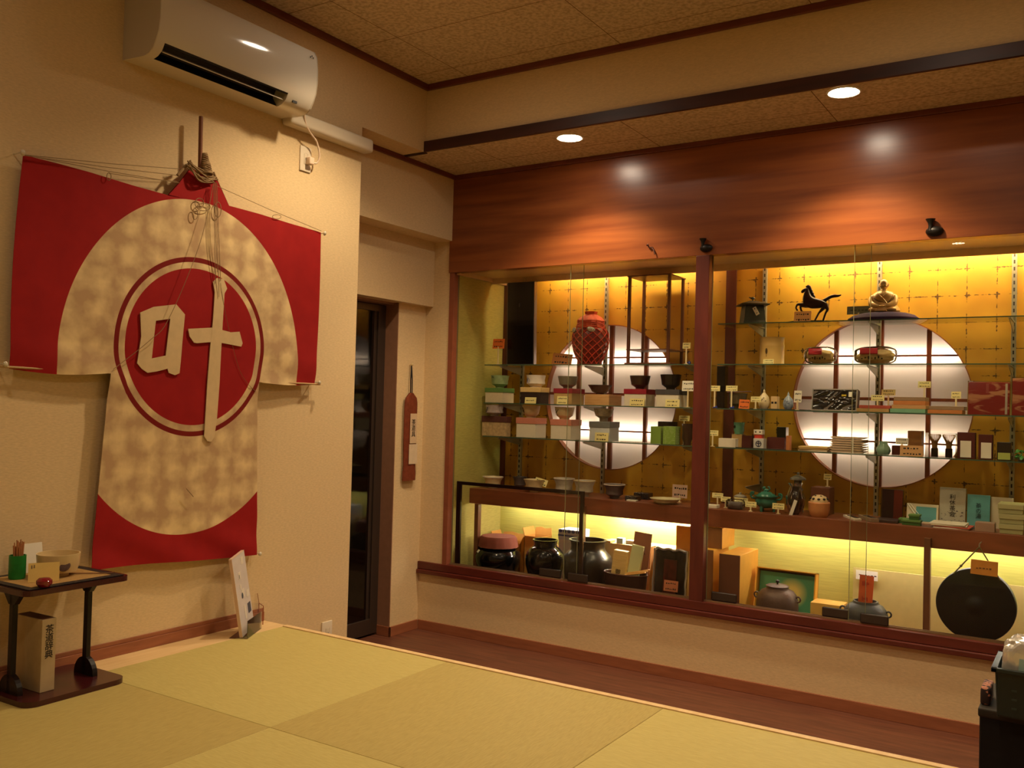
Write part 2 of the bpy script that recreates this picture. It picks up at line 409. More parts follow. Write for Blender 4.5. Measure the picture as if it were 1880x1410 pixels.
# ================================================================== THE SHOWCASE
XI, YF, YG, YB = -3.31, 4.711, 5.06, 5.075
S1, S2, S3, S4 = 1.865, 1.645, 1.405, 1.195      # heights of the glass shelves
SY = 4.78                                         # their front edge
CT = .866                                         # top of the wooden counter
GB = .412                                         # bottom of the glass, top of the sill
FZ = .300                                         # floor of the showcase, lower than the sill
REDW = wood('red_frame_wood', (78, 30, 24), (96, 40, 30), (8, 8, 1.5), .35)
SILLW = wood('red_sill_wood', (84, 32, 24), (104, 42, 32), (1.5, 8, 8), .32)
case = thing('display_case', 'long built-in glazed display case with gold leaf back wall and red wooden frame', 'display case', (-1.76, YW, FZ))
def cpart(name, mb, mt, smooth=False):
    o = mb.done(name, mt, case, smooth); o.location = (1.76, -YW, -FZ); return o
m = MB(); m.box(-3.345, XI, YW-.006, YW+.05, GB, 2.19, .002); cpart('side_frame', m, mat('orange_frame', (140, 76, 52), .4, var=.1, scale=20))
m = MB(); m.box(-1.757, -1.684, YW-.014, YW+.05, GB, 2.19, .003); cpart('post', m, REDW)
m = MB(); m.box(-3.523, .6, YW-.016, YW+.08, .372, GB+.004, .002); m.box(-3.523, .6, YW-.030, YW+.02, .345, .370, .004); cpart('sill', m, SILLW)
m = MB(); m.box(-3.30, .55, YW+.012, YW+.016, GB, GB+.012); m.box(-3.30, .55, YW+.036, YW+.040, GB, GB+.012); cpart('track', m, mat('track_metal', (150, 120, 90), .4, .5))
m = MB(); m.box(XI-.03, XI-.0015, YW+.052, YB+.03, FZ, 2.33); cpart('side_wall', m, GREENWALL)
m = MB(); m.box(XI-.03, .58, YB, YB+.02, FZ-.03, CT-.01); cpart('lower_back_wall', m, GREENWALL2)
m = MB(); m.box(.55, .58, YW+.02, YB+.03, FZ, 2.33); cpart('end_wall', m, GREENWALL)
m = MB(); m.box(XI-.03, .58, YW+.02, YB+.03, FZ-.04, FZ); cpart('case_floor', m, mat('case_floor_wood', (120, 84, 56), .5, var=.1))
m = MB(); m.box(XI-.03, .58, YW-.005, 4.90, 2.205, 2.225); m.box(XI-.03, .58, 4.888, 4.90, 2.170, 2.36); m.box(XI-.03, .58, 4.89, YB+.03, 2.345, 2.36)
m.box(XI, XI+.02, YW+.02, YG, 2.18, 2.205)
cpart('case_ceiling', m, mat('case_ceiling_board', (224, 190, 146), .35, var=.05))
# gold leaf wall with two round openings
WCX, WR, WZ = (-2.530, -.960), .447, 1.457
b = bmesh.new()
for (xa, xb, cx) in ((XI, -1.76, WCX[0]), (-1.76, .55, WCX[1])):
    za, zb = CT, 2.345; N = 96; inner = []; outer = []
    crn = [math.atan2(z-WZ, x-cx) % (2*PI) for x in (xa, xb) for z in (za, zb)]
    angs = sorted(set([2*PI*k/N for k in range(N)] + crn))
    for a in angs:
        c_, s_ = math.cos(a), math.sin(a)
        t = min([(xb-cx)/c_ if c_ > 1e-9 else 1e9, (xa-cx)/c_ if c_ < -1e-9 else 1e9, (zb-WZ)/s_ if s_ > 1e-9 else 1e9, (za-WZ)/s_ if s_ < -1e-9 else 1e9])
        inner.append(b.verts.new((cx+WR*c_, YG, WZ+WR*s_))); outer.append(b.verts.new((cx+t*c_, YG, WZ+t*s_)))
    n = len(angs)
    for i in range(n): b.faces.new((inner[i], inner[(i+1) % n], outer[(i+1) % n], outer[i]))
g_ = bmesh.ops.extrude_face_region(b, geom=b.faces[:]); bmesh.ops.translate(b, verts=[v for v in g_['geom'] if isinstance(v, bmesh.types.BMVert)], vec=(0, .012, 0))
bmesh.ops.recalc_face_normals(b, faces=b.faces)
m = MB(); m.b.free(); m.b = b; cpart('gold_wall', m, GOLD)
m = MB(); m.box(-1.795, -1.735, YG-.012, YG, CT, 2.345, .001); cpart('wall_stud', m, REDW)
m = MB(); m.box(XI, XI+.035, YG-.014, YG, CT, 2.345, .001); cpart('wall_stud', m, REDW)
m = MB(); m.box(XI, .55, YF+.02, YG, CT-.022, CT, .001); m.box(XI, .55, YF, YF+.022, .772, CT, .002); cpart('counter', m, COUNTER)
m = MB(); m.box(XI, .55, 4.98, 4.992, .80, CT-.022); cpart('light_baffle', m, COUNTER)
pm = mat('brown_leg', (110, 66, 40), .45, var=.1)
for px, zz in ((876, 960), (1068, 975), (1702, 1070)):
    x = col(px, .6, YF-.02); m = MB(); m.box(x-.014, x+.014, YF-.035, YF-.001, FZ, .82 if px > 1000 else .775, .001); cpart('counter_leg', m, pm)
# light tubes of the case
def tube_lamp(name, x0, x1, y, z, r, es, colr, label):
    t = thing(name, label, 'light tube', ((x0+x1)/2, y, z)); h = (x1-x0)/2
    m = MB(); m.tube([(-h, 0, 0), (h, 0, 0)], r, 12)
    m.done('glass_tube', mat('tube_glow_%g_%s' % (es, colr[1]), (255, 245, 230), .5, emit=colr, es=es), t, True)
    for s_ in (-1, 1):
        m = MB(); m.tube([(s_*(h+.012), 0, 0), (s_*h, 0, 0)], r*1.1, 12); m.done('end_cap', METALF, t)
    return t
E_TOP, E_LOWL, E_LOWR, E_WIN = 58.0, 300.0, 30.0, 30.0
tube_lamp('light_tube', -2.95, -1.95, 4.945, 2.262, .012, E_TOP*.7, TUBE, 'warm tube lamp above the gold wall in the left bay')
tube_lamp('light_tube', -1.45, .40, 4.945, 2.262, .012, E_TOP*1.3, TUBE, 'warm tube lamp above the gold wall in the right bay')
tube_lamp('light_tube', -2.45, -1.90, 5.03, .825, .012, E_LOWL, WHITE, 'bright tube lamp under the counter in the left bay')
tube_lamp('light_tube', -3.22, -2.55, 4.945, .80, .012, E_LOWR*.9, WHITE, 'weaker tube lamp under the counter at the far left end')
tube_lamp('light_tube', -1.55, .35, 4.945, .80, .012, E_LOWR, WHITE, 'tube lamp under the counter in the right bay')
# round paper windows
PAPER, g, P_ = newmat('window_paper')
nt = PAPER.node_tree; nt.nodes.remove(P_)
o_ = [n for n in nt.nodes if n.type == 'OUTPUT_MATERIAL'][0]
df = nt.nodes.new('ShaderNodeBsdfDiffuse'); tl = nt.nodes.new('ShaderNodeBsdfTranslucent'); ms = nt.nodes.new('ShaderNodeMixShader')
df.inputs[0].default_value = lin((226, 200, 176)); tl.inputs[0].default_value = lin((250, 226, 204)); ms.inputs[0].default_value = .5
nt.links.new(df.outputs[0], ms.inputs[1]); nt.links.new(tl.outputs[0], ms.inputs[2]); nt.links.new(ms.outputs[0], o_.inputs[0])
LATT = wood('lattice_wood', (104, 44, 22), (140, 66, 36), (6, 6, 2), .4)
for wi, cx in enumerate(WCX):
    t = thing('round_window', 'round paper window with a wooden lattice in the gold wall, %s' % ('behind the tea bowls, left one' if wi == 0 else 'behind the seated statue, right one'),
              'round window', (cx, YG, WZ), 0, 'round paper windows of the case')
    m = MB()
    for r0, r1, y0, y1 in ((WR-.005, WR+.0, -.002, .05),):
        bb = bmesh.new(); N = 96; rows = []
        for (r, y) in ((r0, y0), (r1, y0), (r1, y1), (r0, y1)): rows.append([bb.verts.new((r*math.cos(2*PI*k/N), y, r*math.sin(2*PI*k/N))) for k in range(N)])
        for i in range(4):
            for k in range(N): bb.faces.new((rows[i][k], rows[i][(k+1) % N], rows[(i+1) % 4][(k+1) % N], rows[(i+1) % 4][k]))
        bmesh.ops.recalc_face_normals(bb, faces=bb.faces); m._merge(bb)
    m.done('rim', mat('rim_wood', (150, 84, 44), .4), t, True)
    m = MB(); ring = [m.b.verts.new((WR*math.cos(2*PI*k/64), .044, WR*math.sin(2*PI*k/64))) for k in range(64)]; m.b.faces.new(ring); m.done('paper', PAPER, t)
    def half(d): return math.sqrt(max(0, WR*WR-d*d))-.002
    for dx, w in ((-.227, .011), (0, .013), (.233, .011)):
        h = half(dx); m = MB(); m.box(dx-w, dx+w, .020, .042, -h, h, .001); m.done('lattice_bar', LATT, t)
    for dz, w in ((.245, .0048), (.018, .008), (-.207, .0048)):
        h = half(dz); m = MB(); m.box(-h, h, .026, .042, dz-w, dz+w, .001); m.done('lattice_bar', LATT, t)
    for dz in (.243, -.205):
        m = MB(); m.tube([(-half(dz)+.0, .076, dz), (half(dz)-.0, .076, dz)], .010, 12)
        m.done('light_tube', mat('window_tube_glow', (255, 245, 230), .5, emit=WHITE, es=E_WIN), t, True)
m = MB(); m.box(XI, .55, 5.24, 5.25, CT, 2.36); m.box(XI, .55, 5.07, 5.25, .84, .86); m.box(XI-.02, XI, 5.07, 5.25, .84, 2.36); m.box(.55, .57, 5.07, 5.25, .84, 2.36)
cpart('light_box', m, mat('light_box_inside', (50, 44, 40), .8))
# slotted steel uprights with brackets, glass shelves
STEEL = mat('slotted_steel', (168, 160, 140), .35, .6); DARKSLOT = mat('slot_dark', (40, 28, 20), .8)
def upright(x, zs, label):
    m = MB(); m.box(-.011, .011, -.008, .012, 0, 2.19-CT, .001); t = m.done('shelf_upright', STEEL, case); t.location = (x+1.76, YG-.012-YW, CT-FZ)
    m = MB(); z = .02
    while z < 2.18-CT: m.box(-.0035, .0035, -.0095, -.0070, z, z+.018); z += .034
    m.done('slots', DARKSLOT, t)
    for zz in zs:
        m = MB(); d = SY+.005-(YG-.012)
        m.prism([(0, -.010), (d, -.010), (d, -.016), (-.0, -.062)], .003, 'x', -.0015)
        m.box(-.005, .005, d, 0, -.0105, -.0075); o = m.done('bracket', mat('bracket_grey', (150, 140, 118), .4, .5), t); o.location = (0, 0, zz-CT)
    return t
upright(-3.155, (S2, S3, S4), 'grey slotted steel upright nearest the left side wall, behind the black tray')
upright(-2.555, (S2, S3, S4), 'grey slotted steel upright in front of the left round window')
upright(-1.93, (S2, S3, S4, ), 'grey slotted steel upright just left of the red post')
upright(-1.57, (S1, S2, S3, S4, 1.0), 'grey slotted steel upright between the red post and the right round window')
upright(-.965, (S1, S2, S3, S4), 'grey slotted steel upright in front of the right round window')
upright(-.345, (S1, S2, S3, S4), 'grey slotted steel upright right of the right round window')
def shelf(x0, x1, z, label):
    t = thing('glass_shelf', label, 'glass shelf', ((x0+x1)/2, SY, z), 0, 'glass shelves of the case'); h = (x1-x0)/2
    m = MB(); m.box(-h, h, .0015, YG-.022-SY, -.006, -.0004); m.done('glass_plate', SHELFGLASS, t)
    m = MB(); m.box(-h, h, 0, .0015, -.006, -.0004); m.done('front_edge', GLASSEDGE, t)
Lx0, Lx1, Rx0, Rx1 = -3.27, -1.80, -1.74, .50
shelf(Lx0, Lx1, S2, 'highest glass shelf of the left bay, under the netted red jar')
shelf(Lx0, Lx1, S3, 'middle glass shelf of the left bay, under the upper row of tea bowls')
shelf(Lx0, Lx1, S4, 'lowest glass shelf of the left bay, under the lower row of tea bowls')
shelf(Rx0, Rx1, S1, 'highest glass shelf of the right bay, under the horse and the seated monk')
shelf(Rx0, Rx1, S2, 'second glass shelf of the right bay, under the cream jar')
shelf(Rx0, Rx1, S3, 'third glass shelf of the right bay, under the red patterned boxes')
shelf(Rx0, Rx1, S4, 'lowest glass shelf of the right bay, under the clear case of whisks')
# sliding glass doors with dark finger pulls
PULL = mat('dark_pull', (52, 40, 32), .4)
def gdoor(x0, x1, y, pulls, label):
    t = thing('sliding_glass_door', label, 'glass door', ((x0+x1)/2, y, GB+.006), 0, 'sliding glass doors of the case'); h = (x1-x0)/2
    m = MB(); m.box(-h+.001, h-.001, -.0025, .0025, 0, 1.775); m.done('glass_pane', GLASS, t)
    for s in (-1, 1):
        m = MB(); m.box(s*h-.001, s*h+.001, -.0025, .0025, 0, 1.775); m.done('glass_edge', mat('glass_edge_dark', (130, 128, 90), .3), t)
    for p0, p1 in pulls:
        a = col(p0, .44, y)-(x0+x1)/2; c = col(p1, .44, y)-(x0+x1)/2
        m = MB(); m.box(a, c, -.010, -.0026, .004, .050, .006, 3); m.done('finger_pull', PULL, t)
gdoor(XI+.002, -2.44, YW+.038, ((991, 1030),), 'sliding glass door at the left end of the case')
gdoor(-2.51, -1.759, YW+.014, ((1043, 1080),), 'sliding glass door just left of the red post')
gdoor(-1.682, -.905, YW+.038, ((1307, 1353), (1510, 1558)), 'sliding glass door just right of the red post')
gdoor(-.975, .54, YW+.014, ((1580, 1632),), 'sliding glass door at the right end, before the gong')
# black iron bells used as hooks on the panel
IRON = mat('black_iron', (26, 22, 20), .45, .4)
def hook(px, py, s, label):
    h = hit(px, py, 1, YW-.02)
    t = thing('iron_hook', label, 'hook', (h[0], YW-.012, h[2]), 0, 'black iron hooks on the red wooden panel')
    T = Matrix.Rotation(PI/2, 4, 'X')
    m = MB(); m.lathe([(0, .0), (.030, .0), (.034, .006), (.028, .018), (.016, .026), (0, .028)], sy=.62, T=Matrix.Scale(s, 4) @ Matrix.Translation((.004, 0, -.010)) @ T); m.done('base', IRON, t, True)
    m = MB(); m.lathe([(.010, -.010), (.008, .010), (.010, .022), (.019, .038), (.015, .036), (.0, .030)], c=(-.010, -.018, 0), seg=20, T=Matrix.Scale(s, 4)); m.done('flared_neck', IRON, t, True)
hook(1295, 452, 1.0, 'black iron hook with a flared neck above the red post')
hook(1714, 420, 1.12, 'black iron hook with a flared neck near the right end of the panel')
h = hit(1197, 458, 1, YW-.02)
t = thing('iron_hook', 'small dark S shaped iron hook left of the red post', 'hook', (h[0], YW-.012, h[2]), 0, 'black iron hooks on the red wooden panel')
m = MB(); m.tube(smoothpts([(-.028, -.012, .022), (-.020, -.018, .026), (-.016, -.012, .012), (.0, -.008, .010), (.012, -.010, -.008), (.018, -.012, -.028)]), .0035); m.tube([(0, 0, .010), (0, -.010, .010)], .004); m.done('hook_rod', mat('rusty_iron', (70, 34, 22), .5, .4), t, True)
# ================================================================== SHARED SMALL BUILDERS
INK = mat('ink_black', (24, 20, 18), .7)
REDINK = mat('red_ink', (170, 40, 30), .7)
CARD_Y = mat('pale_yellow_card', (236, 220, 150), .7, var=.04)
CARD_W = mat('white_card', (232, 224, 206), .7, var=.03)
CARD_O = mat('orange_card', (238, 120, 50), .6, var=.04)
CARD_P = mat('pinkish_card', (206, 168, 150), .7, var=.04)
CARD_B = mat('brown_card', (168, 104, 50), .7, var=.1)
def depthm(px, Y, z=1.2):         # metres per pixel at that column on plane Y
    x = col(px, z, Y); return (Vector((x, Y, z))-EYE).dot(FW)/FPX
def base(px, z, Y): return Vector((col(px, z, Y), Y, z))
def scribble(m, w, h, rows, seed, y=-.0012):
    r = random.Random(seed)
    for i in range(rows):
        zz = h*(.72-.5*i/max(1, rows-1)) if rows > 1 else h*.5
        x = -w*.36
        while x < w*.34:
            l = r.uniform(.05, .12)*w; m.box(x, x+l, y, y+.0006, zz-h*r.uniform(.03, .09), zz+h*r.uniform(.02, .09)); x += l+w*.05
def tagcard(x0, x1, y0, y1, z, Y, label, mt=None, foot=True, tilt=-.12, group='price cards in the case', seed=None, lean=0.0, name='price_card', rows=2):
    """small card standing on (or clipped above) the shelf z; pixel box of the card itself"""
    cx = (x0+x1)/2; k = depthm(cx, Y); w = (x1-x0)*k/abs(math.cos(YAW))*.97; Zt, Zb = Z(cx, y0, Y), Z(cx, y1, Y)
    p = base(cx, z, Y); h = Zt-Zb; zb = max(Zb-z, 0)
    if not foot: zb = 0.0
    t = thing(name, label, 'price card', p, 0, group); T = Matrix.Translation((0, 0, zb)) @ Matrix.Rotation(lean, 4, 'Y') @ Matrix.Rotation(tilt, 4, 'X')
    m = MB(); m.box(-w/2, w/2, -.0008, .0008, 0, h, 0, T=T); m.done('card', mt or CARD_Y, t)
    m = MB(); scribble(m, w, h, rows, seed if seed is not None else int(x0)); m.b.transform(T) if False else bmesh.ops.transform(m.b, matrix=T, verts=m.b.verts); m.done('ink_marks', INK, t)
    if foot and zb > .004:
        m = MB(); m.box(-.004, .004, -.002, .003, 0, zb+h*.2, .001); m.box(-.010, .010, -.006, .010, 0, .003, .001); m.done('stand', mat('peg_wood', (226, 206, 160), .6), t)
    return t
def pxbox(name, cat, label, x0, xs, x1, yt, z, Y, mt, lid=None, lid_h=.3, group=None, dep=None, bev=.0015, zt=None):
    """box with its front on plane Y: front left column, front right column, rear right column"""
    zz = z+.03; Xa, Xb = col(x0, zz, Y), col(xs, zz, Y); H = (Z((x0+xs)/2, yt, Y) if zt is None else zt)-z
    D = dep if dep else min(max(coly(x1, zz, Xb)-Y, .02), .26)
    w = Xb-Xa; t = thing(name, label, cat, ((Xa+Xb)/2, Y+D/2, z), 0, group); t['w'] = 0; del t['w']
    if lid:
        lh = H*lid_h
        m = MB(); m.box(-w/2+.002, w/2-.002, -D/2+.002, D/2-.002, 0, H-.003, bev); m.done('box_body', mt, t)
        m = MB(); m.box(-w/2-.001, w/2+.001, -D/2-.001, D/2+.001, H-lh, H, bev); m.done('lid', lid, t)
    else:
        m = MB(); m.box(-w/2, w/2, -D/2, D/2, 0, H, bev); o = m.done('box_body', mt, t)
    return t, w, D, H
def bowlprof(r, h, foot=.45, flare=1.0, th=.004, fh=.12, belly=.55):
    f = r*foot; fh *= h
    return [(0, fh*.3), (f*.8, fh*.3), (f*.85, 0), (f, 0), (f, fh), (min(r*.96, r*.72*belly/.55), fh+(h-fh)*.22), (r*(.9 if flare <= 1 else .78), fh+(h-fh)*.55), (r, h),
            (r-th, h), (r*(.9 if flare <= 1 else .78)-th, fh+(h-fh)*.55), (r*.55, fh+(h-fh)*.22), (0, fh+h*.08)]
def bowl(x0, x1, yt, z, Y, label, mt, zt=None, foot=.45, flare=1.0, belly=.55, motif=None, rimmat=None, cat='tea bowl', name='tea_bowl', group='tea bowls in the case', wob=0, h=None, fh=.12):
    cx = (x0+x1)/2; r = (x1-x0)*depthm(cx, Y)/2; H = h if h else (Z(cx, yt, Y)-z); H = max(H, .02)
    t = thing(name, label, cat, base(cx, z+H/2, Y)-Vector((0, 0, H/2)), 0, group)
    rnd = random.Random(int(x0)); ph = rnd.uniform(0, 6)
    wf = (lambda a, zz: 1+wob*math.sin(3*a+ph)+wob*.6*math.sin(5*a+zz*60)) if wob else None
    m = MB(); m.lathe(bowlprof(r, H, foot, flare, belly=belly, fh=fh), seg=40, wob=wf); m.done('bowl_body', mt, t, True)
    if rimmat:
        m = MB(); m.lathe([(r*1.006, H-.004), (r*1.01, H+.0008), (r-.005, H+.0008), (r-.005, H-.003)], seg=40, wob=wf); m.done('rim', rimmat, t, True)
    if motif:
        mm, strokes = motif; m = MB()
        for st in strokes:             # strokes given as (angle from the view direction in degrees, height fraction)
            pts = []
            for an, f in st:
                a = math.radians(-90-18+an); rr = profr(bowlprof(r, H, foot, flare, belly=belly, fh=fh), f*H)+.0006
                pts.append((rr*math.cos(a), rr*math.sin(a), f*H))
            m.tube(smoothpts(pts, 4), .0017, 6)
        m.done('painted_motif', mm, t)
    return t, r, H
def profr(prof, z):
    for (r0, z0), (r1, z1) in zip(prof[3:7], prof[4:8]):
        if z0 <= z <= z1 and z1 > z0: return r0+(r1-r0)*(z-z0)/(z1-z0)
    return prof[7][0]
# glazes
GZ = {k: mat('glaze_'+k, c, r, 0, .5, v, 40) for k, c, r, v in (
    ('celadon', (150, 168, 124), .3, .12), ('white', (222, 208, 196), .3, .05), ('grey', (112, 104, 90), .45, .15), ('wine', (62, 22, 34), .2, .1),
    ('brown', (58, 34, 26), .3, .15), ('black', (24, 18, 18), .2, .1), ('paleviolet', (168, 150, 150), .35, .08), ('cream', (222, 200, 158), .35, .06),
    ('stone', (150, 132, 108), .6, .35), ('oat', (206, 182, 140), .4, .08), ('greywhite', (176, 166, 150), .35, .1), ('dim', (88, 76, 74), .4, .1), ('plate', (206, 192, 150), .35, .05))}
PB = {k: mat('paper_'+k, c, .75, 0, .3, v, 60) for k, c, v in (
    ('green', (98, 132, 70), .06), ('cream', (214, 196, 168), .04), ('beige', (222, 186, 124), .06), ('dark', (52, 34, 28), .1), ('red', (150, 30, 48), .05),
    ('kraft', (186, 150, 96), .08), ('white', (226, 214, 194), .03), ('grey', (76, 72, 74), .06), ('pink', (206, 130, 110), .05), ('steel', (112, 114, 112), .04),
    ('texture', (190, 160, 120), .22), ('purple', (92, 52, 48), .1), ('card', (212, 164, 70), .05), ('cardbrown', (150, 100, 54), .06), ('greybrown', (150, 122, 96), .05),
    ('teal', (96, 156, 160), .05), ('paleteal', (150, 176, 150), .05), ('bluewhite', (206, 210, 214), .04), ('orangebrown', (196, 124, 70), .07), ('rose', (184, 84, 70), .05), ('darkred', (84, 34, 26), .08), ('mint', (120, 170, 140), .05))}
KIRI = wood('paulownia_box', (190, 140, 88), (214, 166, 110), (3, 3, 30), .6)
# ================================================================== LEFT BAY: tea bowls on their boxes
BG = 'boxes under the tea bowls'
def on_box(spec, bspec, z):
    (x0, xs, x1, yt, mt, lid, lab) = spec
    t, w, D, H = pxbox('bowl_box', 'box', lab, x0, xs, x1, yt, z, 4.795, mt, lid, .30, BG)
    (b0, b1, by, lb, gm, kw) = bspec
    bowl(b0, b1, by, z+H, 4.795+D/2, lb, gm, **kw)
    return t, w, D, H
up3 = [
 ((890, 923, 944, 712, PB['cream'], PB['green'], 'cream box with green lid at the left end of the upper bowl row'), (901, 935, 689.5, 'pale green tea bowl on the green lidded box', GZ['celadon'], dict(belly=.66, wob=.015, motif=(INK, [[(-10, .8), (-2, .9), (6, .78)]])))),
 ((955, 992, 1008, 711, PB['dark'], PB['beige'], 'dark box with beige lid under the white and blue bowl'), (966, 1002, 689, 'white cylindrical tea bowl with a pale blue painted flower', GZ['white'], dict(belly=.95, foot=.6, motif=(mat('blue_underglaze', (110, 112, 150), .4), [[(-30, .3), (-18, .75), (-8, .35)], [(-28, .7), (-4, .25)], [(-14, .8), (4, .6), (0, .3)]])))),
 ((1016, 1050, 1073, 713, PB['kraft'], PB['red'], 'kraft coloured box with dark red lid left of the round window upright'), (1024, 1061, 691, 'plain grey rough tea bowl on a red lidded box', GZ['grey'], dict(belly=.62))),
 ((1073, 1118, 1141, 724, KIRI, None, 'plain flat wooden box under the flared wine coloured bowl'), (1079, 1124, 707, 'low wide flared wine coloured bowl on a plain wooden box', GZ['wine'], dict(flare=1.2, foot=.35, belly=.5))),
 ((1145, 1186, 1203, 714, PB['white'], PB['red'], 'white box with crimson lid and a price card'), (1156, 1194, 690, 'dark brown tea bowl on the crimson lidded box', GZ['brown'], dict(belly=.62, foot=.42))),
 ((1203, 1246, 1263, 715, PB['white'], PB['grey'], 'white box with charcoal lid nearest the red post'), (1212, 1251, 688, 'glossy black tea bowl on the charcoal lidded box', GZ['black'], dict(belly=.64, foot=.42))),
]
for a, b_ in up3: on_box(a, b_, S3)
up4 = [
 ((884, 930, 938, 764, PB['texture'], PB['purple'], 'speckled beige box with brown purple lid at the left end of the lower bowl row'), (891, 925, 743.5, 'pale violet tea bowl with a thin line drawing at the left end', GZ['paleviolet'], dict(belly=.75, motif=(INK, [[(-30, .6), (-20, .35), (-8, .5), (-2, .8)]])))),
 ((947, 983, 1003, 767, PB['white'], PB['pink'], 'white box with pink lid, second in the lower bowl row'), (958, 992, 744.5, 'cream tea bowl with black brush characters, second in the lower row', GZ['oat'], dict(belly=.62, foot=.5, motif=(INK, [[(-22, .85), (-26, .6), (-14, .45), (-24, .25)], [(-16, .8), (-8, .6), (-14, .3)], [(-30, .5), (-12, .62)]])))),
 ((1010, 1048, 1067, 770, PB['white'], PB['pink'], 'white box with pink lid, third in the lower bowl row'), (1018, 1055, 747.5, 'cream tea bowl with a black leaf spray, third in the lower row', GZ['oat'], dict(belly=.62, foot=.5, motif=(INK, [[(-30, .55), (-10, .6), (6, .8)], [(-24, .8), (-12, .5), (-20, .25)], [(-4, .4), (-16, .3)]])))),
 ((1081, 1119, 1137, 774, PB['bluewhite'], PB['steel'], 'pale box with slate lid under the footed bowl'), (1090, 1127, 750, 'mottled grey tea bowl on a tall foot', GZ['stone'], dict(belly=.6, foot=.42, fh=.26, flare=1.0, wob=.02))),
]
for a, b_ in up4: on_box(a, b_, S4)
SC, g, P_ = newmat('green_scale_pattern')
tc = g.add('ShaderNodeTexCoord'); vo = g.add('ShaderNodeTexVoronoi'); vo.inputs['Scale'].default_value = 130; vo.inputs['Randomness'].default_value = .15; g.link(tc.outputs['Object'], vo.inputs['Vector'])
g.link(g.mix(g.math('LESS_THAN', vo.outputs['Distance'], .30), lin((126, 158, 62)), lin((226, 226, 190))), P_.inputs['Base Color']); P_.inputs['Roughness'].default_value = .6
pxbox('gift_box', 'box', 'small green box with a pale dot pattern, left of the pair', 1194, 1213, 1222, 783, S4, 4.80, SC, None, group='green patterned boxes')
pxbox('gift_box', 'box', 'small green box with a pale dot pattern, right of the pair', 1217, 1240, 1249, 783, S4, 4.79, SC, None, group='green patterned boxes')
pxbox('gift_box', 'box', 'dark brown box behind the green patterned pair', 1207, 1236, 1242, 774, S4, 4.95, PB['dark'], None, dep=.06)
bowl(1252, 1272, 778, S4, 4.84, 'dark tall tea cup near the red post', GZ['brown'], cat='tea cup', name='tea_cup', group=None, belly=.95, foot=.7)
tagcard(963, 984, 729, 740.5, S3, 4.785, 'yellow tag hanging on the dark box with beige lid', foot=False, rows=1)
tagcard(1022, 1041, 727, 742, S3, 4.785, 'yellow price card against the kraft box with red lid', foot=False)
tagcard(1156, 1182, 731, 745, S3, 4.785, 'cream price card against the white box with crimson lid', foot=False)
tagcard(1222, 1246, 733, 747, S3, 4.785, 'cream price card against the white box with charcoal lid', foot=False)
tagcard(1092, 1116, 788, 804, S4, 4.785, 'pale yellow price card against the slate lidded box', foot=False)
tagcard(1252, 1273, 699, 718, S3, 4.80, 'white price card on a stand beside the red post, upper row', CARD_W)
tagcard(1246, 1264, 763, 773, S4, 4.86, 'cream price card on a stand beside the red post, lower row', CARD_Y)
tagcard(903, 925, 622, 640, S2, 4.80, 'orange price card in a clip left of the black tray', CARD_O)
tagcard(1012, 1048, 643, 664, S2, 4.84, 'brown paper price card left of the netted red jar', CARD_B, foot=False, tilt=-.2, lean=.08)
# strings of little white beads on the lowest left shelf
t = thing('bead_string', 'short string of tiny white beads beside the green boxes', 'beads', base(1165, S4, 4.80)); m = MB()
for i in range(22): m.sphere((-.09+i*.0085, .006*math.sin(i*1.1), .0035), .0035, u=8, v=6)
m.done('beads', mat('white_bead', (230, 214, 200), .4), t, True)
# black lacquer tray standing upright
X0, X1 = col(933, 1.8, 4.86), col(983, 1.8, 4.86); H = Z(955, 519, 4.86)-S2
t = thing('lacquer_tray', 'tall black lacquered tray standing upright with a thin silvery edge', 'tray', ((X0+X1)/2, 4.86, S2)); w = X1-X0
Tt = Matrix.Rotation(.03, 4, 'X'); LAC = mat('black_lacquer', (14, 10, 12), .25, 0, .5)
m = MB(); m.box(-w/2, w/2, -.012, .02, 0, H, .002, T=Tt); m.done('rim', mat('silver_edge', (110, 96, 96), .35, .4), t)
m = MB(); m.box(-w/2+.006, w/2-.006, -.0135, -.006, .006, H-.001, .001, T=Tt); m.done('tray_face', LAC, t)
m = MB(); m.lathe([(0, 0), (.006, 0), (.0, .001)], seg=10, T=Tt @ Matrix.Translation((-.006, -.0142, H*.72)) @ Matrix.Rotation(PI/2, 4, 'X')); m.tube([(-.006, -.0146, H*.70), (-.006, -.0146, H*.75)], .0022, T=Tt); m.done('small_emblem', mat('dull_silver', (90, 84, 84), .4, .3), t)
m = MB(); m.tube([(.010*math.cos(a)+.02, 0, H+.013+.013*math.sin(a)) for a in [2*PI*k/20 for k in range(20)]], .0012, 6, True, T=Tt); m.done('wire_loop', STEEL, t)
# netted red jar with tied cloth
YJ = 4.865; cx = 1083; kj = depthm(cx, YJ, 1.7); jx = base(cx, S2, YJ)
t = thing('tea_jar', 'big tea jar in a red knotted net with an orange cloth cap', 'tea jar', jx)
prof = [(0, 0), (.034, 0), (.036, .003)]; hh = [(20, 664), (26, 655), (31, 640), (33, 626), (32, 613), (28, 605), (25, 603)]
jp = [(0, 0), (.6*33*kj, 0)] + [(a*kj, max(Z(cx, y, YJ)-S2, .004)) for a, y in hh[:]]
m = MB(); m.lathe(jp+[(18*kj, jp[-1][1]+.006), (0, jp[-1][1]+.006)], seg=40); m.done('jar_body', mat('red_brown_jar', (116, 36, 26), .45, var=.15), t, True)
def jr(z):
    for (r0, z0), (r1, z1) in zip(jp[1:], jp[2:]):
        if z0 <= z <= z1: return r0+(r1-r0)*(z-z0)/max(z1-z0, 1e-6)
    return jp[-1][0]
m = MB(); zt = jp[-1][1]; NS = 13; NL = 9
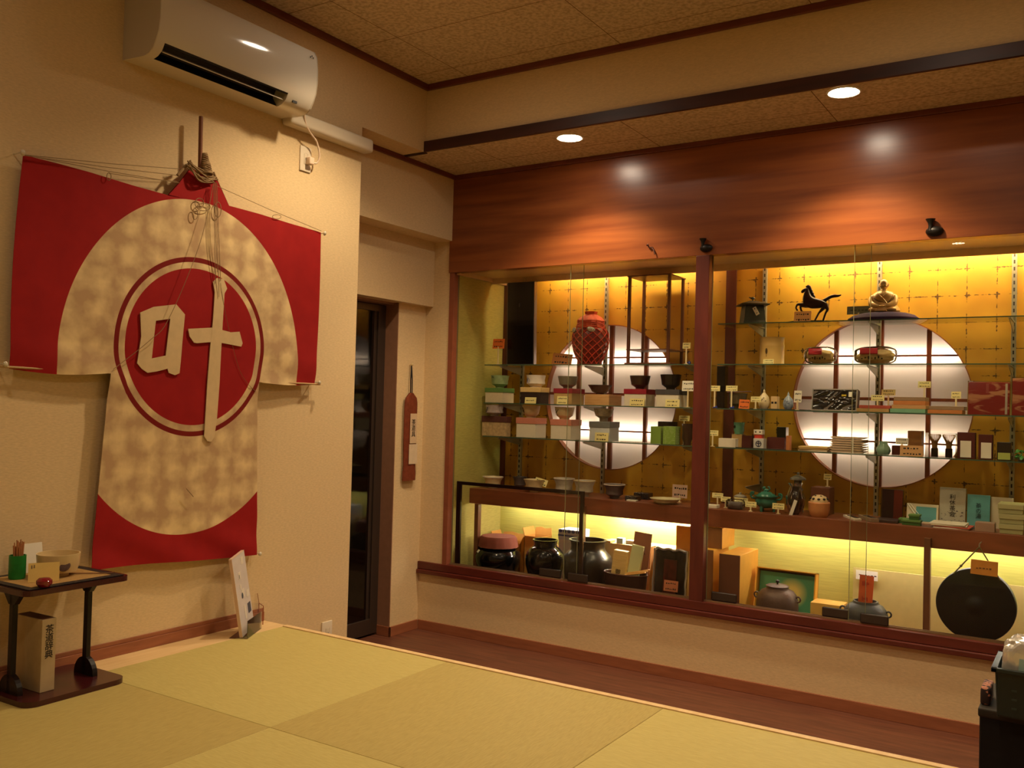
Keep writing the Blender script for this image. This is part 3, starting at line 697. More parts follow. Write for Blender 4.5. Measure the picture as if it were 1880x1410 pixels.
for k in range(NS):
    for sgn in (1, -1):
        pts = []
        for j in range(NL*3+1):
            f = j/(NL*3); z = .006+f*(zt-.01); ph = (f*NL) % 2; tri = ph if ph < 1 else 2-ph
            a = 2*PI*(k+sgn*.5*tri)/NS; r = jr(z)+.0035; pts.append((r*math.cos(a), r*math.sin(a), z))
        m.tube(pts, .0032, 5)
m.done('net', mat('red_cord', (190, 62, 44), .8, var=.1), t, True)
zc0 = zt; zc = Z(cx, 571, YJ)-S2
m = MB(); dz = zc-zc0
m.lathe([(24*kj, -.012), (26.5*kj, .004), (24*kj, dz*.28), (25*kj, dz*.42), (19*kj, dz*.62), (10*kj, dz*.8), (12*kj, dz*.95), (0, dz*.93)], c=(0, 0, zc0), seg=48, wob=lambda a, z: 1+.05*math.sin(9*a)+.03*math.sin(17*a))
m.done('cloth_cap', mat('orange_cloth', (206, 88, 52), .8, var=.12), t, True)
m = MB()
for i in range(6):
    zz = zc0+dz*(.02+.075*i); m.tube([((25.8-i*.35)*kj*math.cos(a), (25.8-i*.35)*kj*math.sin(a), zz+.006*math.sin(2*a+i*1.3)) for a in [2*PI*k/36 for k in range(36)]], .0034, 6, True)
m.done('cord_winding', mat('orange_cord', (198, 78, 50), .8), t, True)
for sgn, an in ((-1, -128), (1, -62)):
    a = math.radians(an); r = jr(zt-.018)+.009
    T = Matrix.Translation((r*math.cos(a), r*math.sin(a), zt-.014)) @ Matrix.Rotation(a, 4, 'Z') @ Matrix.Rotation(sgn*-.25, 4, 'X')
    m = MB(); m.sphere((.003, 0, 0), .017, (.4, 1.5, .8), T=T); m.sphere((.009, 0, 0), .010, (.4, 1, .9), T=T); m.done('shell_button', mat('shell_grey', (190, 184, 170), .25, .2, var=.25, scale=120), t, True)
# two tier display stand
YA = 4.80; xa, xb = col(1153, 1.65, YA), col(1226, 1.65, YA); Dr = coly(1259, 1.72, xb)-YA; Dr = min(Dr, .2)
zt_ = Z(1155, 509, YA)-S2; zm = Z(1155, 641, YA)-S2; STN = wood('stand_wood', (92, 50, 34), (116, 66, 44), (8, 8, 2), .4)
t = thing('display_stand', 'tall four post wooden tea utensil stand with top board and low shelf', 'display stand', ((xa+xb)/2, YA+Dr/2, S2)); w = (xb-xa)/2; d = Dr/2
m = MB(); m.box(-w-.012, w+.012, -d-.012, d+.012, zt_, zt_+.007, .001); m.done('top_board', STN, t)
m = MB(); m.box(-w-.012, w+.014, -d-.008, d+.008, zm-.006, zm, .001); m.done('shelf_board', STN, t)
m = MB(); m.box(-w-.018, w+.020, -d-.012, d+.012, 0, .009, .001); m.done('base_board', STN, t)
for sx in (-1, 1):
    for sy in (-1, 1):
        m = MB(); m.box(sx*w-.008, sx*w+.008, sy*d-.008, sy*d+.008, .008, zt_, .001); m.done('stand_post', STN, t)
BLUEC = mat('blue_clip', (30, 50, 140), .3)
for px, z in ((1263, S2),):
    t = thing('bag_clip', 'small blue plastic clip at the right end of the highest left shelf', 'clip', base(px, z, 4.82)); m = MB(); m.box(-.016, .016, -.008, .008, 0, .012, .004); m.sphere((.008, 0, .013), .007); m.done('clip_body', BLUEC, t, True)
tagcard(1253, 1266, 629, 640, S2, 4.80, 'small cream tag near the red post on the highest left shelf', CARD_Y)
# ================================================================== COUNTER, left bay
YC = 4.80
bowl(886, 924, 875, CT, YC+.03, 'shallow cream rimmed bowl at the far left of the counter', GZ['cream'], flare=1.1, foot=.4, rimmat=GZ['white'])
bowl(941, 968, 875, CT, YC+.12, 'dim grey bowl behind on the counter, left part', GZ['dim'], belly=.6, flare=1.1, foot=.4)
t_, r_, h_ = bowl(961, 1000, 880, CT, YC-.01, 'brown patterned bowl holding a yellow card on the counter', GZ['oat'], belly=.6, flare=1.1, foot=.4)
t = tagcard(979, 1002, 871, 884, CT, YC+.0, 'yellow card stuck in the brown patterned bowl on the counter', CARD_Y, foot=False, tilt=-.35, lean=.2); t.location.z = CT+h_*.55
bowl(1016, 1055, 878, CT, YC+.03, 'large grey white bowl on the counter, left of a similar one', GZ['greywhite'], belly=.62, flare=1.1, foot=.4, rimmat=GZ['white'])
bowl(1053, 1093, 882, CT, YC-.01, 'large grey white bowl on the counter, right of a similar one', GZ['greywhite'], belly=.62, flare=1.1, foot=.4, rimmat=GZ['cream'])
bowl(1108, 1148, 889, CT, YC+.02, 'dark bowl with a white rim on the counter below the left window', GZ['dim'], belly=.62, flare=1.1, foot=.4, rimmat=GZ['white'])
bowl(1193, 1250, 908, CT, YC-.03, 'low cream dish on the counter left of the red post', GZ['plate'], cat='dish', name='dish', group=None, flare=1.1, foot=.5, h=.030)
PK = mat('dark_printed_wrap', (40, 34, 34), .25, 0, .6, .5, 160)
for a, b_, c_, yt, yy, lab in ((1147, 1168, 1182, 908, 4.76, 'dark printed flat packet on the counter, front one'), (1163, 1190, 1200, 902, 4.88, 'dark printed flat packet on the counter, rear one')):
    pxbox('tea_packet', 'packet', lab, a, b_, c_, yt+3, CT, yy, PK, None, group='dark packets on the counter', bev=.004, dep=.07)
t, w, D, H = pxbox('label_block', 'packet', 'small white topped packet lying before the dark packets', 1150, 1168, 1174, 918, CT, 4.735, CARD_W, None, dep=.03)
tagcard(1235, 1260, 890, 914, CT, 4.90, 'pinkish price card behind the low cream dish', CARD_P, foot=True, tilt=-.05)
# ================================================================== COUNTER, right bay
PEG = mat('peg_wood', (226, 206, 160), .6)
TG = 'little wooden stands with yellow price cards'
for (a, b_, c_, d_, yy, lab) in ((1308, 1326, 905, 914, 4.86, 'yellow price card on a stand, nearest the red post on the counter'), (1324, 1340, 912, 921, 4.82, 'yellow price card on a stand behind the clear wrapped bundle'),
    (1349, 1371, 914, 924, 4.84, 'wide yellow price card in front of the small lidded pot'), (1369, 1387, 921, 931, 4.75, 'yellow price card on a stand left of the green incense burner'),
    (1419, 1438, 924, 935, 4.75, 'yellow price card on a stand right of the green incense burner'), (1513, 1525, 870, 881, 4.90, 'yellow price card on a stand on top of the brown wooden box')):
    tagcard(a, b_, c_, d_, CT if a != 1513 else Z(1510, 893, 4.90), yy, lab, CARD_Y, group=TG)
pxbox('gift_box', 'box', 'flat white box lying on the counter beside the red post', 1295, 1316, 1318, 927, CT, 4.75, PB['white'], None, dep=.05)
CLEAR = PLASTIC
def crumple(name, label, cat, cx, cy, w, h, z, Y, mt, core=None, seed=1, group=None, dep=.6, coren='contents'):
    k = depthm(cx, Y); t = thing(name, label, cat, base(cx, z, Y), 0, group); r = random.Random(seed)
    b = bmesh.new(); bmesh.ops.create_icosphere(b, subdivisions=4, radius=1)
    W, H = w*k/2, h*k/2; offs = [(Vector((r.uniform(-1, 1), r.uniform(-1, 1), r.uniform(-1, 1))).normalized(), r.uniform(8, 16), r.uniform(0, 6)) for _ in range(9)]
    for v in b.verts:
        p = v.co.copy(); p = Vector([math.copysign(abs(c)**.62, c) for c in p]); d = 1+sum(abs(math.sin(o[1]*p.dot(o[0])*.35+o[2])) for o in offs)*.018-.08
        v.co = Vector((p.x*W*d, p.y*W*dep*d, max(H+p.z*H*d, 0.0005)))
    m = MB(); m._merge(b); m.done('wrapping', mt, t, False)
    if core: core(t, W, H)
    return t
def core_block(mt, fx=.8, fz=.8):
    def f(t, W, H):
        m = MB(); m.box(-W*fx, W*fx, -W*.35, W*.35, .002, 2*H*fz, .004); m.done('contents', mt, t, True)
    return f
crumple('wrapped_bundle', 'crinkled clear wrapped bundle on the counter left of the incense burner', 'packet', 1350, 929, 34, 19, CT, 4.80, CLEAR, core_block(mat('grey_contents', (130, 120, 116), .5), .7, .7), 3)
t_, r_, h_ = bowl(1347, 1371, 912, CT, 4.92, 'small grey pot with a flat lid behind the wrapped bundle', GZ['greywhite'], cat='pot', name='lidded_pot', group=None, belly=.95)
m = MB(); m.lathe([(0, h_+.001), (r_*.9, h_+.001), (r_*.95, h_+.004), (r_*.5, h_+.012), (r_*.14, h_+.013), (r_*.2, h_+.022), (0, h_+.024)], seg=28); m.done('lid', GZ['greywhite'], t_, True)
bowl(1296, 1304, 902, CT, 4.80, 'small dark cup half hidden by the red post', GZ['dim'], cat='cup', name='cup', group=None, belly=.9)
# green tripod incense burner
GRN = mat('green_patina_glaze', (52, 110, 92), .25, 0, .6, .25, 50)
Y = 4.815; cx = 1406; k = depthm(cx, Y); p = base(cx, CT, Y); zb = Z(cx, 936, Y)-CT; zr = Z(cx, 911, Y)-CT; ztp = Z(cx, 889, Y)-CT
t = thing('incense_burner', 'green tripod incense burner with two ear handles and a lion topped lid', 'incense burner', p, 0)
R = 19.5*k
m = MB(); m.lathe([(0, .018), (R*.5, .020), (R*.88, .034), (R, .052), (R*.92, zr-.012), (R*.98, zr-.006), (R*1.12, zr), (R*1.12, zr+.003), (R*.9, zr+.003), (0, zr)], seg=40); m.done('burner_body', GRN, t, True)
for i in range(3):
    a = math.radians(-108+120*i); m = MB(); m.tube([(R*.62*math.cos(a), R*.62*math.sin(a), .030), (R*.74*math.cos(a), R*.74*math.sin(a), .014), (R*.70*math.cos(a), R*.70*math.sin(a), 0)], .008, 10, rr=[.012, .007, .0075]); m.done('leg', GRN, t, True)
for s in (-1, 1):
    m = MB(); m.tube(smoothpts([(s*R*.98, 0, zr-.016), (s*R*1.38, 0, zr-.010), (s*R*1.45, 0, zr+.012), (s*R*1.22, 0, zr+.016), (s*R*1.3, 0, zr+.004)], 6), .0055, 8); m.done('ear_handle', GRN, t, True)
m = MB(); m.lathe([(R*.86, zr+.003), (R*.8, zr+.010), (R*.5, zr+.020), (R*.42, zr+.024), (0, zr+.026)], seg=32); m.done('lid', GRN, t, True)
m = MB(); zl = zr+.024; m.sphere((0, 0, zl+.008), .011, (1.3, .9, .8)); m.sphere((-.010, -.003, zl+.020), .0085); m.sphere((-.016, -.006, zl+.018), .0045); m.tube(smoothpts([(.010, 0, zl+.006), (.018, 0, zl+.014), (.014, 0, zl+.026), (.008, 0, zl+.024)]), .0035)
m.tube([(-.008, -.006, zl+.010), (-.010, -.008, zl-.002)], .0035); m.tube([(.004, -.007, zl+.008), (.003, -.009, zl-.002)], .0035); m.done('lion_finial', GRN, t, True)
# stone lantern with the wrapped dark vessel in front
STONE = mat('grey_stone_glaze', (120, 112, 100), .55, 0, .4, .2, 60)
Y = 4.93; cx = 1464; k = depthm(cx, Y); ztp = Z(cx, 866, Y)-CT
t = thing('lantern_figure', 'small grey garden lantern figure with a wide roof, behind the wrapped vase', 'lantern figure', base(cx, CT, Y))
R = 14*k
m = MB(); m.lathe([(0, 0), (R*.8, 0), (R*.8, .01), (R*.4, .02), (R*.36, ztp*.5), (R*.7, ztp*.54), (R*.7, ztp*.58), (0, ztp*.58)], seg=6); m.done('shaft', STONE, t)
m = MB(); m.lathe([(0, ztp*.58), (R*.5, ztp*.58), (R*.5, ztp*.80), (0, ztp*.80)], seg=6); m.done('fire_box', STONE, t)
m = MB(); m.lathe([(R*.5, ztp*.80), (R*1.02, ztp*.80), (R*.98, ztp*.84), (R*.45, ztp*.90), (R*.12, ztp*.93), (R*.2, ztp*.96), (0, ztp)], seg=24); m.done('roof', STONE, t, True)
Y = 4.80; cx = 1460; k = depthm(cx, Y); H = Z(cx, 893, Y)-CT; R = 15*k
t = thing('wrapped_vase', 'dark vase in crinkled clear film with a long paper strip', 'vase', base(cx, CT, Y))
m = MB(); m.lathe([(0, 0), (R*.6, 0), (R*.9, H*.35), (R*.98, H*.6), (R*.7, H*.8), (R*.4, H*.88), (R*.5, H), (0, H)], seg=28); m.done('vase_body', mat('dark_brown_glaze', (34, 20, 18), .15), t, True)
m = MB(); m.lathe([(R*.75, 0), (R*1.05, H*.35), (R*1.12, H*.6), (R*.85, H*.84), (R*.7, H*1.02), (R*.9, H*1.12)], seg=40, wob=lambda a, z: 1+.05*math.sin(7*a+60*z)+.04*math.sin(13*a-90*z)); m.done('clear_film', CLEAR, t)
m = MB(); m.prism([(-.018, .0), (.000, .0), (.024, .075), (.008, .080)], .001, 'y', -R*1.25); m.done('paper_strip', CARD_W, t)
# brown box and openwork burner
pxbox('wooden_box', 'box', 'brown wooden box standing behind the orange brown incense pot', 1488, 1522, 1531, 895, CT, 4.87, mat('brown_box', (110, 62, 38), .5, var=.1), None, dep=.11)
Y = 4.775; cx = 1503.5; k = depthm(cx, Y); R = 19*k; H = Z(cx, 921, Y)-CT
t = thing('incense_pot', 'orange brown round incense pot with an openwork lid', 'incense burner', base(cx, CT, Y)); OB = mat('orange_brown_clay', (196, 130, 78), .45, 0, .4, .08, 30)
m = MB(); m.lathe([(0, .004), (R*.55, .004), (R*.6, 0), (R*.7, 0), (R*.86, .012), (R*.98, H*.5), (R, H*.85), (R*1.02, H*.93), (R*.95, H), (R*.84, H), (R*.8, H*.9), (0, H*.88)], seg=40); m.done('pot_body', OB, t, True)
m = MB(); m.lathe([(R*.82, H-.004), (R*.80, H+.010), (R*.62, H+.026), (R*.3, H+.034), (0, H+.035)], seg=36); m.done('lid', mat('cream_openwork', (206, 176, 130), .5, var=.1), t, True)
m = MB()
for i in range(9):
    a = 2*PI*i/9; rr = R*.74; m.sphere((rr*math.cos(a), rr*math.sin(a), H+.015), .0075, (1, 1, .8), u=10, v=6)
for i in range(5):
    a = 2*PI*i/5+.3; rr = R*.42; m.sphere((rr*math.cos(a), rr*math.sin(a), H+.030), .006, (1, 1, .6), u=10, v=6)
m.done('lid_openings', INK, t, True)
# flat things and books along the counter
for a, b_, c_, yt, lab, mt in ((1551, 1565, 1566, 951, 'slim white case lying on the counter, left of a similar one', PB['white']), (1580, 1597, 1598, 951, 'slim brownish case lying on the counter, right of a similar one', PB['greybrown'])):
    t, w, D, H = pxbox('fan_case', 'case', lab, a, b_, c_, yt, CT, 4.735, mt, None, group='slim cases on the counter', dep=.16)
    t.rotation_euler = (0, 0, .55); m = MB(); m.box(-w*.3, w*.3, -D*.42, D*.3, H, H+.002); m.done('dark_inlay', PB['dark'], t)
t, w, D, H = pxbox('tray', 'tray', 'thin dark flat tray on the counter before the wrapped purple book', 1605, 1648, 1654, 955, CT, 4.76, mat('dark_tray', (58, 36, 34), .4), None, dep=.12)
def book(name, cat, label, x0, x1, yt, z, Y, mt, thick=.018, lean=-.12, group=None, ztop=None):
    Xa, Xb = col(x0, z+.05, Y), col(x1, z+.05, Y); w = Xb-Xa; H = (Z((x0+x1)/2, yt, Y)-z)/math.cos(lean)
    t = thing(name, label, cat, ((Xa+Xb)/2, Y, z), 0, group); t.rotation_euler = (lean, 0, 0)
    m = MB(); m.box(-w/2, w/2, 0, thick, 0, H, .001); m.done('cover', mt, t)
    m = MB(); m.box(-w/2+.002, w/2-.0005, .002, thick-.002, H-.003, H+.0004); m.done('page_block', CARD_W, t)
    return t, w, H
t, w, H = book('wrapped_book', 'book', 'tall purple and red book in clear film leaning behind the counter edge', 1618, 1656, 899, CT, 4.93, mat('purple_cover', (70, 34, 44), .3), .03)
m = MB(); m.box(w*.08, w/2+.0005, -.0008, .001, .002, H-.002); m.done('red_spine', mat('red_cover', (150, 54, 40), .4), t)
m = MB(); m.box(-w/2-.004, w/2+.004, -.004, .034, 0, H+.005); m.done('clear_film', CLEAR, t)
t, w, H = book('wrapped_book', 'book', 'landscape teal booklet in shiny film behind the green boxes', 1664, 1722, 926, CT, 4.88, PB['cream'], .012, -.2)
m = MB(); m.box(-w*.2, w*.44, -.0008, .001, H*.1, H*.86); m.done('teal_panel', PB['teal'], t)
m = MB(); m.tube([(-w*.48, -.006, H*.98), (-w*.1, -.010, H*.2)], .0022, 6); m.tube([(-w*.40, -.006, H*.99), (-w*.02, -.010, H*.3)], .0014, 6); m.done('film_folds', mat('film_white', (240, 240, 230), .2), t)
t, w, H = book('book', 'book', 'tall pale grey book with black calligraphy title and blossom print', 1724, 1772, 896, CT, 4.90, mat('grey_book_cover', (180, 172, 156), .5, var=.05), .022, -.10)
text('利休茶会', H*.15, INK, t, (0, -.001, H*.52), name='title', vertical=True, gap=1.0)
m = MB(); r9 = random.Random(4)
for i in range(26): m.sphere((r9.uniform(-.45, .45)*w, -.0006, r9.uniform(.08, .42)*H), r9.uniform(.0015, .004), (1.3, .15, .7), u=8, v=5)
m.done('blossom_print', mat('print_grey', (110, 100, 104), .6), t)
t, w, H = book('book', 'book', 'teal book with dark vertical title beside the pale grey book', 1775, 1817, 909, CT, 4.90, PB['teal'], .02, -.10)
text('茶の湯', H*.16, mat('navy_ink', (24, 60, 70), .6), t, (0, -.001, H*.5), name='title', vertical=True, gap=1.0)
t, w, H = book('book', 'book', 'plain cream book right of the teal book', 1819, 1860, 914, CT, 4.92, PB['cream'], .02, -.08)
for i, (a, b_, c_, yt, yy, z0) in enumerate(((1655, 1690, 1698, 958, 4.745, CT), (1650, 1680, 1690, 953, 4.80, CT), (1668, 1688, 1694, 948, 4.765, None))):
    lab = ['flat green box on the counter, front one of three', 'flat green box on the counter, rear left one of three', 'flat green box on the counter, topmost of three'][i]
    z0 = CT if z0 else CT+.0255
    pxbox('flat_green_box', 'box', lab, a, b_, c_, yt, z0, yy, mat('green_paper', (58, 96, 42), .5, var=.1), PB['green'], .35, group='flat green boxes on the counter', bev=.0006, dep=.05 if i != 2 else .06, zt=z0+.0245)
for i in range(4):
    cl = [PB['white'], PB['rose'], PB['cream'], PB['white']][i]; xx = [1712, 1716, 1708, 1706][i]
    t, w, D, H = pxbox('magazine', 'magazine', ['pink edged magazine at the bottom of the pile before the books', 'red edged magazine second from the bottom of the pile', 'cream magazine third from the bottom of the pile', 'white magazine on top of the pile before the books'][i],
        xx, xx+66, xx+74, 960, CT+i*.0058, 4.735, cl, None, group='magazines piled on the counter', dep=.14, zt=CT+i*.0058+.0052, bev=.001); t.rotation_euler = (0, 0, [.03, -.04, .05, -.02][i])
for i in range(3):
    pxbox('stacked_box', 'box', ['pale green flat box, bottom of the stack at the right end of the counter', 'pale green flat box, middle of the stack at the right end of the counter', 'pale green flat box, top of the stack at the right end of the counter'][i],
        [1834, 1834, 1832][i], [1879, 1880, 1879][i], 1890, 0, CT+i*.0452, 4.735, mat('pale_green_paper', (166, 162, 112), .6, var=.05), mat('pale_green_lid', (180, 174, 124), .6), .5, group='stacked flat boxes', dep=.15, zt=CT+i*.0452+.0440)
pxbox('gift_box', 'box', 'grey pink small box in clear film left of the stacked flat boxes', 1790, 1826, 1832, 960, CT, 4.735, mat('grey_pink', (166, 132, 112), .4), None, dep=.07)
# ================================================================== RIGHT BAY, top shelf
def surf(pts2, Y): return [(hit(px, py, 1, Y)) for px, py in pts2]
# iron lantern
Y = 4.87; cx = 1381; k = depthm(cx, Y, 1.9); H = Z(cx, 560, Y)-S1; R = 26*k; ztop = Z(cx, 545, Y)-S1
DKI = mat('green_black_iron', (38, 42, 32), .5, .3, .5, .3, 40)
t = thing('iron_lantern', 'dark square iron lantern with a spreading roof and a white tag', 'lantern', base(cx, S1, Y), .55)
m = MB(); b = bmesh.new(); q = []
for zz, s in ((0, .80), (H*.15, .74), (H, .62)): q.append([b.verts.new((sx*R*s, sy*R*s, zz)) for sx, sy in ((-1, -1), (1, -1), (1, 1), (-1, 1))])
for A, B in zip(q, q[1:]):
    for i in range(4): b.faces.new((A[i], A[(i+1) % 4], B[(i+1) % 4], B[i]))
b.faces.new(q[0][::-1]); b.faces.new(q[-1]); m._merge(b); m.done('lantern_body', DKI, t)
m = MB(); m.lathe([(R*1.38, H-.004), (R*1.40, H+.001), (R*.8, H+.012), (R*.3, H+.022), (0, H+.024)], seg=4, T=Matrix.Rotation(PI/4, 4, 'Z')); m.lathe([(0, H-.003), (R*1.38, H-.004)], seg=4, T=Matrix.Rotation(PI/4, 4, 'Z')); m.done('roof', DKI, t)
m = MB(); m.tube([(0, 0, H+.02), (0, 0, H+.030)], .004); m.sphere((0, 0, ztop-.008), .009, (1.5, 1, .8)); m.tube(smoothpts([(-.008, 0, ztop-.006), (-.020, -.002, ztop-.004)]), .003); m.done('knob', DKI, t, True)
m = MB(); T = Matrix.Translation((0, -R*.98, H*.62)) @ Matrix.Rotation(-.55, 4, 'Z') @ Matrix.Rotation(-.5, 4, 'Y'); m.box(-.010, .010, -.001, .001, -.024, .022, T=T); m.done('paper_tag', CARD_W, t)
m = MB(); m.box(-.005, .004, -.0018, -.001, -.014, -.011, T=T); m.lathe([(0, 0), (.0035, 0)], seg=8, T=T @ Matrix.Translation((0, -.0018, .013)) @ Matrix.Rotation(PI/2, 4, 'X')); m.done('tag_mark', INK, t)
# bronze horse on its plate (skin modifier body)
def skin(name, verts, edges, mt, parent, levels=2):
    me = bpy.data.meshes.new(name); me.from_pydata([v[:3] for v in verts], edges, []); o = bpy.data.objects.new(name, me); C.objects.link(o); me.materials.append(mt)
    if parent: o.parent = parent
    sk = o.modifiers.new('skin', 'SKIN'); sk.use_smooth_shade = True
    for i, v in enumerate(verts):
        d = me.skin_vertices[0].data[i]; r = v[3]; d.radius = r if isinstance(r, tuple) else (r, r); d.use_root = (i == 0)
    s = o.modifiers.new('sub', 'SUBSURF'); s.levels = levels; s.render_levels = levels
    return o
Y = 4.865; p0 = base(1488, S1, Y); BR = mat('dark_bronze', (44, 24, 18), .3, .6, .5, .2, 40)
t = thing('horse_statue', 'small dark bronze statue of a galloping horse with a flowing tail', 'statue', p0)
def hv(px, py, dy, r): q = hit(px, py, 1, Y); return (q[0]-p0[0], dy, q[2]-S1, r)
m = MB(); xa = hit(1444, 586, 1, Y)[0]-p0[0]; xb = hit(1524, 586, 1, Y)[0]-p0[0]; m.lathe([(0, 0), (1, 0), (.97, .006), (.9, .009), (0, .009)], seg=40, T=Matrix.Translation(((xa+xb)/2, 0, 0)) @ Matrix.Diagonal(((xb-xa)/2, .032, 1, 1)), wob=lambda a, z: 1+.04*math.sin(5*a)); m.done('base_plate', mat('black_stone', (22, 22, 22), .15, 0, .6), t, True)
V = [hv(1513, 556, 0, 0.0324), hv(1504, 557, 0, 0.0289), hv(1494, 557, 0, 0.0315), hv(1484, 556, 0, 0.0333), hv(1481, 547, 0, 0.0262), hv(1482, 537, 0, 0.0168), hv(1482, 530, 0, 0.0136), hv(1476, 533, 0, 0.0104), hv(1471, 537.5, 0, 0.0067),
     hv(1514, 561, .012, 0.0159), hv(1507, 569, .014, 0.0087), hv(1502, 574, .015, 0.0052), hv(1494, 589, .015, 0.0049),
     hv(1517, 561, -.012, 0.0159), hv(1521, 569, -.014, 0.0087), hv(1517, 575, -.014, 0.0052), hv(1512, 589.5, -.014, 0.0052),
     hv(1480, 560, .010, 0.0123), hv(1468, 562, .012, 0.0072), hv(1470, 570, .012, 0.0049), hv(1476, 574, .012, 0.0052),
     hv(1478, 560, -.010, 0.0123), hv(1465, 559, -.012, 0.0072), hv(1462, 566, -.012, 0.0049), hv(1466, 571, -.012, 0.0052)]
Ed = [(0, 1), (1, 2), (2, 3), (3, 4), (4, 5), (5, 6), (6, 7), (7, 8), (0, 9), (9, 10), (10, 11), (11, 12), (0, 13), (13, 14), (14, 15), (15, 16), (3, 17), (17, 18), (18, 19), (19, 20), (3, 21), (21, 22), (22, 23), (23, 24)]
skin('horse_body', V, Ed, BR, t)
V = [hv(1511, 554, 0, .012), hv(1518, 549, 0, .009), hv(1526, 544.5, 0, .009), hv(1533, 543, 0, .010), hv(1539, 543.5, 0, .007), hv(1545, 541, 0, .003)]
skin('tail', V, [(i, i+1) for i in range(5)], BR, t)
m = MB()
for i in range(8):
    f = i/7; a = Vector(hv(1484+8*f, 527+18*f, 0, 0)[:3]); a += Vector((-.012, 0, 0)); m.tube(smoothpts([a, a+Vector((.012, 0, .007)), a+Vector((.024, .003*(-1)**i, -.002))]), .0045, 6, rr=None)
for px_, py_, r_q in ((1483, 529, .006), (1486, 533, .0095), (1488, 538, .0105), (1490, 543, .0105), (1492, 549, .009)): m.sphere(hv(px_, py_, 0, 0)[:3], r_q, (1, .55, 1.1), u=10, v=8)
for s in (-1, 1): q = Vector(hv(1484, 527, 0, 0)[:3]); m.tube([q+Vector((0, s*.005, -.002)), q+Vector((0, s*.007, .012))], .003, 6, rr=[.003, .0008])
m.done('mane', BR, t, True)
t = tagcard(1459, 1486, 562, 583, S1, 4.83, 'folded orange and white price card leaning before the bronze horse', mat('pale_orange_card', (236, 172, 100), .6), foot=False, tilt=-.25)
# sign plate
t = tagcard(1558, 1594, 562, 577, S1, 4.85, 'grey green framed plate on a clear stand between horse and monk', mat('grey_green_plate', (112, 112, 84), .5), name='name_plate', rows=1, tilt=-.08); t['category'] = 'name plate'; del t['group']
# seated monk on a purple cushion
Y = 4.88; cx = 1622; p0 = base(cx, S1, Y); k = depthm(cx, Y, 1.9)
tc_ = thing('cushion', 'wide flat dark purple cushion under the seated monk statue', 'cushion', base(1621, S1, Y))
m = MB(); m.lathe([(0, 0), (58*k, 0), (60*k, 4*k), (52*k, 10*k), (38*k, 14*k), (0, 15.5*k)], sy=.72, seg=48, wob=lambda a, z: 1+.03*math.sin(6*a+40*z)); m.done('cushion_body', mat('purple_velvet', (44, 26, 58), .85, 0, .2, .12, 60), tc_, True)
ch = 15*k
t = thing('monk_statue', 'golden brown statue of a seated bald monk on a purple cushion', 'statue', Vector((p0[0], Y, S1+ch))); GB_ = mat('gilt_bronze', (178, 140, 84), .4, .3, .5, .12, 40)
u = k
m = MB(); m.lathe([(0, 0), (26*u, 0), (28*u, 3*u), (27*u, 7*u), (23.5*u, 12*u), (22*u, 19*u), (22*u, 27*u), (20.5*u, 33*u), (14*u, 38.5*u), (5.5*u, 41*u), (4.5*u, 44*u), (0, 44*u)], sy=.74, seg=48, wob=lambda a, z: 1+.018*math.sin(11*a+80*z)); m.done('robe', GB_, t, True)
def mv(x, y, z, r): return (x*u, y*u, z*u, r*u)
for s, nm in ((-1, 'sleeve'), (1, 'sleeve')):
    skin(nm, [mv(s*16.5, -1, 33, 6), mv(s*20.5, -4, 25, 6.5), mv(s*20, -9, 16, 7), mv(s*11, -17, 11, 5), mv(s*4, -19, 10, 3)], [(0, 1), (1, 2), (2, 3), (3, 4)], GB_, t)
m = MB()
for s in (-1, 1):
    m.sphere((s*13*u, -12*u, 5*u), 8.5*u, (1.35, 1.0, .62))
def rbp(an, z):
    pr_ = [(28, 3), (27, 7), (23.5, 12), (22, 19), (22, 27), (20.5, 33), (14, 38.5), (5.5, 41)]
    for (r0, z0), (r1, z1) in zip(pr_, pr_[1:]):
        if z0 <= z <= z1: r = r0+(r1-r0)*(z-z0)/(z1-z0)
    a = math.radians(an-90); return (r*u*1.015*math.cos(a), r*u*.75*1.015*math.sin(a), z*u)
m.tube(smoothpts([rbp(-60, 39), rbp(-24, 34), rbp(-4, 28), rbp(12, 21), rbp(22, 15)], 6), .9*u, 6)
m.tube(smoothpts([rbp(60, 39), rbp(24, 34), rbp(4, 29)], 6), .9*u, 6)
m.done('robe_collar', GB_, t, True)
m = MB()
for i in range(6): m.tube(smoothpts([rbp(-64+i*6, 34-i*2.5), rbp(-40+i*8, 26-i*1.6), rbp(-12+i*9, 18-i*.5)], 5), .32*u, 5)
for i in range(3): m.tube(smoothpts([rbp(58-i*6, 33-i*4), rbp(44-i*6, 24-i*2), rbp(30-i*4, 16)], 5), .32*u, 5)
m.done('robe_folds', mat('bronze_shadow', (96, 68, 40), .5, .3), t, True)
m = MB(); m.sphere((0, -19*u, 10.6*u), 3.2*u, (1.6, .8, .7)); 
for i in range(4): m.tube([((-4+i*.4)*u, -21*u, (10-.8*i+1)*u), ((3)*u, -21.6*u, (10.4-.8*i+.6)*u)], .65*u, 6)
m.done('hands', GB_, t, True)
m = MB(); m.sphere((0, -1*u, 52*u), 8.2*u, (.93, 1.0, 1.14), u=28, v=20)
m.sphere((0, -8.6*u, 50.5*u), 1.5*u, (.8, .9, 1.4)); m.sphere((0, -6.2*u, 45.8*u), 3.2*u, (1.2, .8, .8))
for s in (-1, 1): m.sphere((s*7.8*u, 0, 51*u), 2.4*u, (.4, .9, 1.5)); m.sphere((s*4.0*u, -6.4*u, 48.5*u), 2.2*u)
m.done('head', GB_, t, True)
m = MB()
